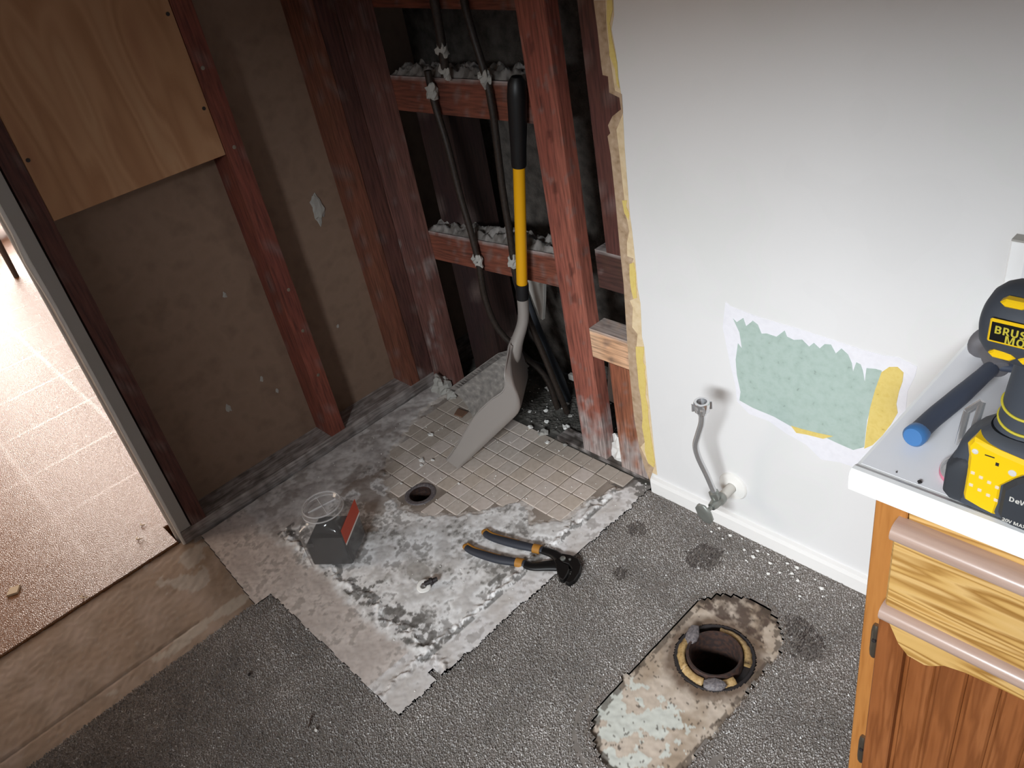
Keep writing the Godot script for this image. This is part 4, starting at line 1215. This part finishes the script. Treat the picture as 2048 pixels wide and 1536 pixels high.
func loft(rows: Array, seg := 28) -> ArrayMesh:    # rows: [y, cx, rx, rz, squareness]
	var st := sb()
	st.set_smooth_group(1)
	var p := func(r: Array, k: int) -> Vector3:
		var a := TAU * k / seg
		var e: float = r[4]
		var c := signf(cos(a)) * pow(absf(cos(a)), e)
		var s := signf(sin(a)) * pow(absf(sin(a)), e)
		return Vector3(r[1] + c * r[2], r[0], s * r[3])
	for i in rows.size() - 1:
		for k in seg:
			quad(st, p.call(rows[i], k), p.call(rows[i], k + 1), p.call(rows[i + 1], k + 1), p.call(rows[i + 1], k))
	for k in range(1, seg - 1):
		tri(st, p.call(rows[0], 0), p.call(rows[0], k), p.call(rows[0], k + 1))
		tri(st, p.call(rows[-1], 0), p.call(rows[-1], k + 1), p.call(rows[-1], k))
	return done(st, true)

func build_drill():
	var t := thing("cordless_drill", "yellow and black cordless drill standing on its battery on the countertop", "drill", Vector3(1.77, 0.6957, 0.367))
	obj("foot", loft([[0.002, 0.016, 0.068, 0.03, 0.35], [0.012, 0.016, 0.074, 0.034, 0.4], [0.055, 0.016, 0.074, 0.034, 0.4], [0.085, 0.014, 0.066, 0.033, 0.5], [0.1, 0.010, 0.052, 0.031, 0.6], [0.114, 0.006, 0.034, 0.028, 0.8]], 36), M.tool_grey, t)
	obj("handle", loft([[0.105, 0.005, 0.036, 0.028, 0.9], [0.118, 0.005, 0.030, 0.0255, 1.0], [0.135, 0.006, 0.0285, 0.025, 1.0], [0.16, 0.008, 0.029, 0.025, 1.0], [0.185, 0.012, 0.031, 0.026, 1.0], [0.205, 0.02, 0.037, 0.028, 0.9], [0.225, 0.03, 0.046, 0.03, 0.9]], 32), M.tool_grey, t)
	obj("bumper", loft([[0.004, -0.044, 0.012, 0.03, 0.5], [0.014, -0.046, 0.0155, 0.035, 0.5], [0.05, -0.046, 0.0155, 0.035, 0.5], [0.064, -0.04, 0.0125, 0.033, 0.6], [0.072, -0.034, 0.008, 0.03, 0.7]], 24), M.black_rubber, t)
	var bt := obj("battery", prism_mesh(pv([-0.0339, 0.1055, -0.0400, 0.0940, -0.0365, 0.078, -0.0358, 0.06, -0.0355, 0.0214, -0.0335, 0.014, -0.0152, 0.0085, 0.0009, 0.007, 0.0035, 0.0256, 0.0027, 0.0517, 0.0136, 0.0668, 0.0211, 0.0757, 0.05, 0.078, 0.05, 0.094, 0.0179, 0.0954, -0.0062, 0.0982, -0.0193, 0.1007]), 0.0, 0.036, 0.004), M.tool_yellow, t)
	for p in [[-0.0300, 0.089, 0.0035], [0.0098, 0.0765, 0.0042]]:
		obj("screw", lathe_mesh([Vector2(p[2], 0.0), Vector2(p[2], 0.0012), Vector2(p[2] * 0.4, 0.0018), Vector2(0, 0.001)], 14, Transform3D(along(Vector3(0, 0, 1)), Vector3(p[0], p[1], 0.0355))), M.old_white, bt)
	for p in [[-0.0285, 0.058], [-0.0195, 0.0555], [-0.0105, 0.0525], [-0.0018, 0.0495], [-0.028, 0.04], [-0.0185, 0.037], [-0.009, 0.034], [-0.0005, 0.031]]:
		obj("button_dot", box_mesh(Vector3(p[0] - 0.0022, p[1] - 0.0022, 0.0355), Vector3(p[0] + 0.0022, p[1] + 0.0022, 0.0366), 0.0008), M.pale_chip, bt)
	obj("slot", box_mesh(Vector3(-0.02, 0.088, 0.0355), Vector3(-0.01, 0.0895, 0.0363), 0), M.iron, bt)
	obj("slot", box_mesh(Vector3(-0.008, 0.079, 0.0355), Vector3(-0.0045, 0.0835, 0.0363), 0), M.iron, bt)
	var bk := obj("battery_bumper", prism_mesh(pv([0.0037, 0.0552, 0.0145, 0.0702, 0.0222, 0.0765, 0.055, 0.078, 0.078, 0.06, 0.078, 0.006, 0.0312, 0.003, 0.0189, 0.0035, 0.0098, 0.006, 0.0044, 0.0153]), 0.0, 0.041, 0.005), M.black_rubber, t)
	for w in [["DeWALT", 0.013, 0.0445, 0.0085, 0.0095], ["20V MAX", 0.0105, 0.0125, 0.006, 0.008]]:
		var tm := TextMesh.new()
		var sf := SystemFont.new()
		sf.font_names = PackedStringArray(["Droid Sans"])
		sf.font_weight = 700
		tm.font = sf
		tm.text = w[0]
		tm.font_size = 16
		tm.pixel_size = w[3] / 16.0
		tm.depth = 0.0006
		tm.horizontal_alignment = HORIZONTAL_ALIGNMENT_LEFT
		obj("lettering", tm, M.old_white, bk, Vector3(w[1], w[2], 0.0412))
	# motor housing lies along x; its round rear cap faces the wall side
	var ax := Transform3D(along(Vector3(1, 0, 0)), Vector3(0, 0.240, -0.003))
	var mh := obj("motor_housing", lathe_mesh([Vector2(0.0, -0.056), Vector2(0.018, -0.0548), Vector2(0.03, -0.05), Vector2(0.038, -0.042), Vector2(0.0425, -0.032), Vector2(0.0445, -0.015), Vector2(0.0445, 0.05), Vector2(0.042, 0.075), Vector2(0.036, 0.095), Vector2(0.0, 0.098)], 40, ax), M.tool_grey, t)
	obj("chuck", lathe_mesh([Vector2(0.028, 0.09), Vector2(0.026, 0.1), Vector2(0.024, 0.135), Vector2(0.017, 0.15), Vector2(0.0, 0.151)], 24, ax), M.black_plastic, t)
	var plate := obj("name_plate", box_mesh(Vector3(-0.037, 0.2355, 0.0395), Vector3(0.035, 0.2625, 0.0425), 0.0015), M.tool_yellow, mh)
	obj("plate_field", box_mesh(Vector3(-0.0345, 0.2385, 0.0425), Vector3(0.0325, 0.2595, 0.0431), 0), M.tool_steel_black, mh)
	plate.rotation.z = 0.0
	for w in [["BRUSHLESS", 0.2515, 0.0115], ["MOTOR", 0.2425, 0.0115]]:
		var tm := TextMesh.new()
		var sf := SystemFont.new()
		sf.font_names = PackedStringArray(["Droid Sans"])
		sf.font_weight = 700
		tm.font = sf
		tm.text = w[0]
		tm.font_size = 16
		tm.pixel_size = w[2] / 16.0
		tm.depth = 0.0006
		tm.horizontal_alignment = HORIZONTAL_ALIGNMENT_CENTER
		obj("lettering", tm, M.lime, mh, Vector3(0.0, w[1], 0.0433))
	for v in [[0.2745, 0.026], [0.2205, 0.036]]:
		for k in 3:
			var x := -0.022 + 0.028 * k
			obj("vent", prism_mesh(pv([x - 0.013, v[0], x - 0.008, v[0] + 0.0045, x + 0.008, v[0] + 0.0045, x + 0.013, v[0], x + 0.008, v[0] - 0.0045, x - 0.008, v[0] - 0.0045]), v[1] - 0.006, v[1] + 0.004, 0.002), M.tool_yellow, mh)
	for b in [[0.148, 0.0293, 0.0258, 0.008], [0.128, 0.0303, 0.0266, 0.007]]:
		obj("grip_line", tube_mesh(ellipse_path(0.0068, b[1], b[2], b[0], b[3]), 0.0016, 8, false), M.lime, t)
	obj("trigger", box_mesh(Vector3(0.036, 0.118, -0.008), Vector3(0.052, 0.16, 0.03), 0.005), M.tool_yellow, t)
	# chrome belt hook: a flat open loop at the side of the foot
	var hk := sb()
	var outer := [Vector3(-0.068, 0.036, -0.03), Vector3(-0.066, 0.086, -0.034), Vector3(-0.0515, 0.106, -0.034), Vector3(-0.0545, 0.058, -0.03)]
	for i in 4:
		var a: Vector3 = outer[i]
		var b: Vector3 = outer[(i + 1) % 4]
		tube(hk, [a, b], 0.0042, 10, true, Vector3(0, 0, 1), 0.35)
	obj("belt_hook", done(hk, true), M.chrome, t)

# =============================================================== hammer, hole saw
func build_counter_tools():
	var o := Vector3(1.645, 0.7105, 0.318)
	var t := thing("hammer", "claw hammer with dark blue grip and bright blue butt lying on the countertop", "hammer", o)
	var neck := Vector3(1.666, 0.715, 0.135) - o
	obj("grip", tube_mesh(smooth_path([Vector3(0, 0, 0.0), Vector3(0.003, 0.001, -0.04), neck * 0.55, neck], 20), [0.0145, 0.0135, 0.013, 0.0128, 0.0128, 0.0128, 0.013, 0.013, 0.013, 0.013, 0.013, 0.013, 0.0128, 0.0125, 0.012, 0.0118, 0.0115, 0.011, 0.011, 0.011, 0.0105], 18), M.hammer_navy, t)
	obj("butt_cap", lathe_mesh([Vector2(0.0135, -0.012), Vector2(0.0148, -0.004), Vector2(0.0148, 0.006), Vector2(0.012, 0.0095), Vector2(0.0, 0.0105)], 28, Transform3D(along(Vector3(-0.05, 0.15, 1.0)), Vector3(0, 0, 0.0))), M.hammer_blue, t)
	obj("head", tube_mesh(smooth_path([Vector3(1.628, 0.719, 0.078) - o, Vector3(1.642, 0.719, 0.086) - o, Vector3(1.655, 0.718, 0.1) - o, Vector3(1.668, 0.716, 0.12) - o, Vector3(1.676, 0.715, 0.132) - o], 16), [0.02, 0.0225, 0.023, 0.0225, 0.021, 0.019, 0.017, 0.0165, 0.0165, 0.0165, 0.0165, 0.016, 0.016, 0.0155, 0.015, 0.014, 0.013], 20), M.hammer_steel, t)
	obj("claw", tube_mesh(smooth_path([Vector3(1.668, 0.716, 0.122) - o, Vector3(1.69, 0.716, 0.118) - o, Vector3(1.715, 0.714, 0.104) - o, Vector3(1.745, 0.708, 0.085) - o], 14), [0.013, 0.012, 0.011, 0.0105, 0.01, 0.0095, 0.009, 0.0085, 0.008, 0.0075, 0.007, 0.006, 0.005, 0.004, 0.003], 12, true, Vector3.UP, 0.7), M.hammer_navy, t)
	var s := thing("hole_saw", "small toothed hole saw with pink rim lying beside the drill battery", "hole saw", Vector3(1.72, 0.6956, 0.343))
	obj("cup", lathe_mesh([Vector2(0.0, 0.001), Vector2(0.0312, 0.001), Vector2(0.0312, 0.0065), Vector2(0.0296, 0.0065), Vector2(0.0296, 0.003), Vector2(0.0, 0.003)], 40), M.chrome, s)
	obj("enamel_band", lathe_mesh([Vector2(0.0314, 0.0005), Vector2(0.0317, 0.001), Vector2(0.0317, 0.0055), Vector2(0.0312, 0.006)], 40), M.pink_enamel, s)
	var ts := sb()
	for k in 30:
		var a := TAU * k / 30.0
		var b := TAU * (k + 0.55) / 30.0
		var m := TAU * (k + 0.4) / 30.0
		var p := func(ang: float, r: float, y: float) -> Vector3: return Vector3(cos(ang) * r, y, sin(ang) * r)
		tri(ts, p.call(a, 0.0296, 0.0062), p.call(m, 0.0304, 0.006), p.call(b, 0.0296, 0.0062))
		tri(ts, p.call(a, 0.0312, 0.0062), p.call(b, 0.0312, 0.0062), p.call(m, 0.0304, 0.006))
	obj("tooth_ring", done(ts), M.chrome, s)
	tag(obj("crumb", rock(Vector3(0.0028, 0.002, 0.0028), 9, 0.4), M.iron, self, Vector3(1.681, 0.6968, 0.386)), "dark crumb on the countertop near its front edge", "crumb")
	tag(obj("crumb", rock(Vector3(0.0011, 0.001, 0.0011), 10, 0.4), M.iron, self, Vector3(1.651, 0.6962, 0.383)), "tiny dark speck on the countertop near its left front corner", "crumb")

# =============================================================== debris
func build_small_things():
	var f := thing("valve_fitting", "small white plastic washer with dark brass fitting on the mortar", "fitting", Vector3(0.683, 0.008, 0.589))
	obj("washer", lathe_mesh([Vector2(0.0075, 0.0), Vector2(0.0165, 0.0), Vector2(0.0178, 0.003), Vector2(0.0165, 0.006), Vector2(0.0095, 0.0075), Vector2(0.0075, 0.006), Vector2(0.0075, 0.0)], 28, Transform3D(Basis(Vector3(1, 0, -1).normalized(), 0.22), Vector3.ZERO)), M.glossy_white, f)
	var dir := Vector3(0.45, 0.12, -0.75).normalized()
	obj("stem", lathe_mesh([Vector2(0.0, 0.0), Vector2(0.006, 0.0), Vector2(0.006, 0.012), Vector2(0.009, 0.013), Vector2(0.009, 0.02), Vector2(0.0055, 0.021), Vector2(0.0055, 0.032), Vector2(0.0, 0.032)], 14, Transform3D(along(dir), Vector3(0.001, 0.008, -0.003))), M.iron, f)
	obj("screw_head", lathe_mesh([Vector2(0.005, 0.0), Vector2(0.005, 0.002), Vector2(0.0, 0.0035)], 14), M.chrome, f, Vector3(0.0, 0.0075, 0.0))
	# white plaster crumbs along the baseboard
	var base := [1.187, 0.023, 1.152, 0.049, 1.126, 0.025, 1.231, 0.075, 1.238, 0.057, 1.236, 0.035, 1.277, 0.051, 1.307, 0.03, 1.33, 0.028, 1.308, 0.063, 1.33, 0.05, 1.377, 0.036, 1.118, 0.045, 1.375, 0.096, 1.26, 0.03, 1.35, 0.06, 1.29, 0.08, 1.21, 0.05, 1.4, 0.05, 1.16, 0.03]
	for i in range(0, base.size(), 2):
		var r: float = 0.002 + 0.0035 * rng.randf() * rng.randf()
		tag(obj("plaster_crumb", rock(Vector3(r * 1.3, r * 0.7, r), i + 60, 0.4), M.plaster_white, self, Vector3(base[i], 0.005, base[i + 1])), "small white plaster crumb in the scatter along the baseboard", "crumb", "plaster crumbs along the baseboard")
	# chips at the back of the tiles
	var chips := [[0.364, -0.215, 0.02], [0.374, -0.18, 0.014], [0.36, -0.2, 0.01], [0.511, -0.004, 0.013], [0.55, -0.06, 0.01], [0.457, -0.005, 0.008], [0.03, 0.016, 0.009], [0.48, -0.05, 0.007], [0.44, -0.09, 0.006], [0.52, -0.11, 0.006], [0.47, -0.15, 0.007], [0.55, 0.02, 0.006], [0.6, 0.0, 0.007], [0.4, -0.06, 0.006]]
	for i in chips.size():
		var c: Array = chips[i]
		tag(obj("plaster_chip", rock(Vector3(c[2] * 1.1, c[2] * 0.55, c[2]), i + 20, 0.5), M.plaster_white if i % 3 else M.plaster_grey, self, Vector3(c[0], 0.004 + c[2] * 0.4, c[1])), "broken white plaster chip in the dark dust behind the shower tiles", "plaster chip", "plaster chips behind the shower tiles")
	var flat := [[0.294, 0.284, 0.009], [0.321, 0.265, 0.006], [0.326, 0.385, 0.004], [0.466, 0.289, 0.004], [0.221, 0.191, 0.008], [0.31, 0.3, 0.005]]
	for i in flat.size():
		var c: Array = flat[i]
		tag(obj("mortar_flake", rock(Vector3(c[2] * 1.3, c[2] * 0.4, c[2] * 0.8), i + 90, 0.4), M.plaster_white, self, Vector3(c[0], 0.006, c[1])), "thin pale mortar flake lying on the shower tiles", "mortar flake", "mortar flakes on the shower tiles")
	# heap at the foot of the corner stud
	var heap := [
		[0.07, 0.03, 0.012, 0.034, "largest grey mortar lump at the foot of the corner stud"], [0.125, 0.024, 0.02, 0.02, "smaller grey mortar lump right of the largest one in the corner"],
		[0.15, 0.02, -0.02, 0.026, "grey mortar lump beside the shovel blade in the corner"], [0.19, 0.03, -0.07, 0.03, "grey mortar lump half behind the shovel blade"],
		[0.17, 0.055, -0.15, 0.04, "tall grey rubble lump in the wall cavity left of the shovel"], [0.24, 0.06, -0.17, 0.036, "pale rubble lump in the wall cavity just behind the shovel"]]
	for i in heap.size():
		var c: Array = heap[i]
		tag(obj("mortar_lump", rock(Vector3(c[3], c[3] * 0.9, c[3] * 0.85), i + 5, 0.45, true), M.plaster_grey, self, Vector3(c[0], c[1] * 0.8, c[2])), c[4], "mortar lump", "mortar lumps in the corner")
	tag(obj("brown_shard", prism_mesh(pv([-0.02, -0.012, 0.022, -0.016, 0.026, 0.012, -0.006, 0.016]), 0.0, 0.004, 0.001, Transform3D(Basis(Vector3(1, 0, 0), Vector3(0, 0, 1), Vector3(0, 1, 0)), Vector3(0.215, 0.006, 0.068))), M.brown_shard), "flat brown shard on the tiles left of the shovel blade", "shard")
	tag(obj("jack_rubble", rock(Vector3(0.03, 0.045, 0.02), 33, 0.4, true), M.plaster_white, self, Vector3(0.772, 0.035, -0.045)), "white plaster lump wedged between the red stud and jack stud", "plaster lump")
	tag(obj("splinter", tube_mesh([Vector3(-0.012, 0.001, -0.012), Vector3(0.0, 0.002, 0.001), Vector3(0.011, 0.001, 0.013)], [0.001, 0.0017, 0.0008], 6), M.dark_wood, self, Vector3(0.772, 0.0065, 0.97)), "thin dark wood splinter lying on the carpet before the pan corner", "splinter")
	tag(obj("carpet_crumb", rock(Vector3(0.004, 0.003, 0.003), 71, 0.4), M.plaster_white, self, Vector3(0.80, 0.007, 0.975)), "single white crumb on the carpet beside the dark splinter", "crumb")
	tag(obj("carpet_crumb", rock(Vector3(0.004, 0.003, 0.004), 72, 0.4), M.iron, self, Vector3(0.556, 0.007, 1.0)), "single dark crumb on the carpet left of the pan edge", "crumb")
	# flakes of wood in the hall and doorway
	tag(obj("wood_chip", prism_mesh(pv([-0.018, -0.012, 0.012, -0.016, 0.017, 0.012, -0.012, 0.014]), 0.0, 0.006, 0.001, Transform3D(Basis(Vector3(0.8, 0, 0.6), Vector3(-0.6, 0, 0.8), Vector3(0, 1, 0)), Vector3(-0.234, 0.0045, 1.297))), M.pale_chip), "pale square wood chip on the brown hall carpet", "wood chip")
	var curls := [[-0.037, 1.162, "curled wood shaving at the edge of the hall carpet", 0.012], [-0.131, 0.974, "wood shaving on the hall carpet near the wall end", 0.01], [-0.182, 0.945, "tiny wood shaving on the hall carpet close to the white corner bead", 0.008]]
	for c in curls:
		var path := []
		for k in 9:
			var a := k / 8.0 * 2.6
			path.append(Vector3(cos(a) * c[3], 0.004 + 0.003 * sin(a * 1.3), sin(a) * c[3] * 1.3))
		tag(obj("wood_shaving", tube_mesh(path, 0.0022, 6, true, Vector3.UP, 0.35), M.pale_chip, self, Vector3(c[0], 0.003, c[1])), c[2], "wood shaving")
	# dust and crumbs too small to pick apart
	var st := sb()
	for i in 260:
		var x := 0.05 + 0.85 * rng.randf()
		var z := -0.25 + 1.05 * pow(rng.randf(), 1.6)
		if not in_pan(x, z):
			continue
		var r := 0.0009 + 0.0016 * rng.randf() * rng.randf()
		st.append_from(rock(Vector3(r * 1.2, r * 0.7, r), i, 0.3), 0, Transform3D(Basis(Vector3.UP, rng.randf() * TAU), Vector3(x, pan_height(x, z) + r * 0.4 + (0.003 if tile_side(x, z) > 0.0 else 0.0), z)))
	var d := obj("grit", st.commit(), M.plaster_white)
	d.set_meta("kind", "stuff")
	tag(d, "fine white plaster grit scattered over the shower base", "grit")

# =============================================================== furniture glimpsed in the hall
func build_hall_furniture():
	var t := thing("hall_chair", "dark wooden chair leg glimpsed through the doorway at far left", "chair", Vector3(-3.05, 0.004, 0.36))
	obj("seat", box_mesh(Vector3(-0.25, 0.44, -0.25), Vector3(0.22, 0.47, 0.25), 0.01), M.dark_wood, t)
	for p in [[0.19, 0.2], [0.19, -0.22], [-0.22, 0.2], [-0.22, -0.22]]:
		obj("leg", tube_mesh([Vector3(p[0] * 1.4, 0.0, p[1] * 1.1), Vector3(p[0], 0.44, p[1])], [0.013, 0.02], 12), M.dark_wood, t)
	obj("backrest", box_mesh(Vector3(-0.27, 0.6, -0.22), Vector3(-0.24, 0.95, 0.22), 0.01), M.dark_wood, t)
	var s := thing("hall_bench", "low orange-brown wooden bench glimpsed beyond the doorway at far left edge", "bench", Vector3(-3.85, 0.004, 0.4))
	obj("seat", box_mesh(Vector3(-0.16, 0.2, -0.22), Vector3(0.16, 0.24, 0.22), 0.006), M.orange_wood, s)
	for p in [[-0.14, -0.2], [0.14, -0.2], [-0.14, 0.2], [0.14, 0.2]]:
		obj("leg", box_mesh(Vector3(p[0] - 0.02, 0, p[1] - 0.02), Vector3(p[0] + 0.02, 0.2, p[1] + 0.02), 0.004), M.orange_wood, s)
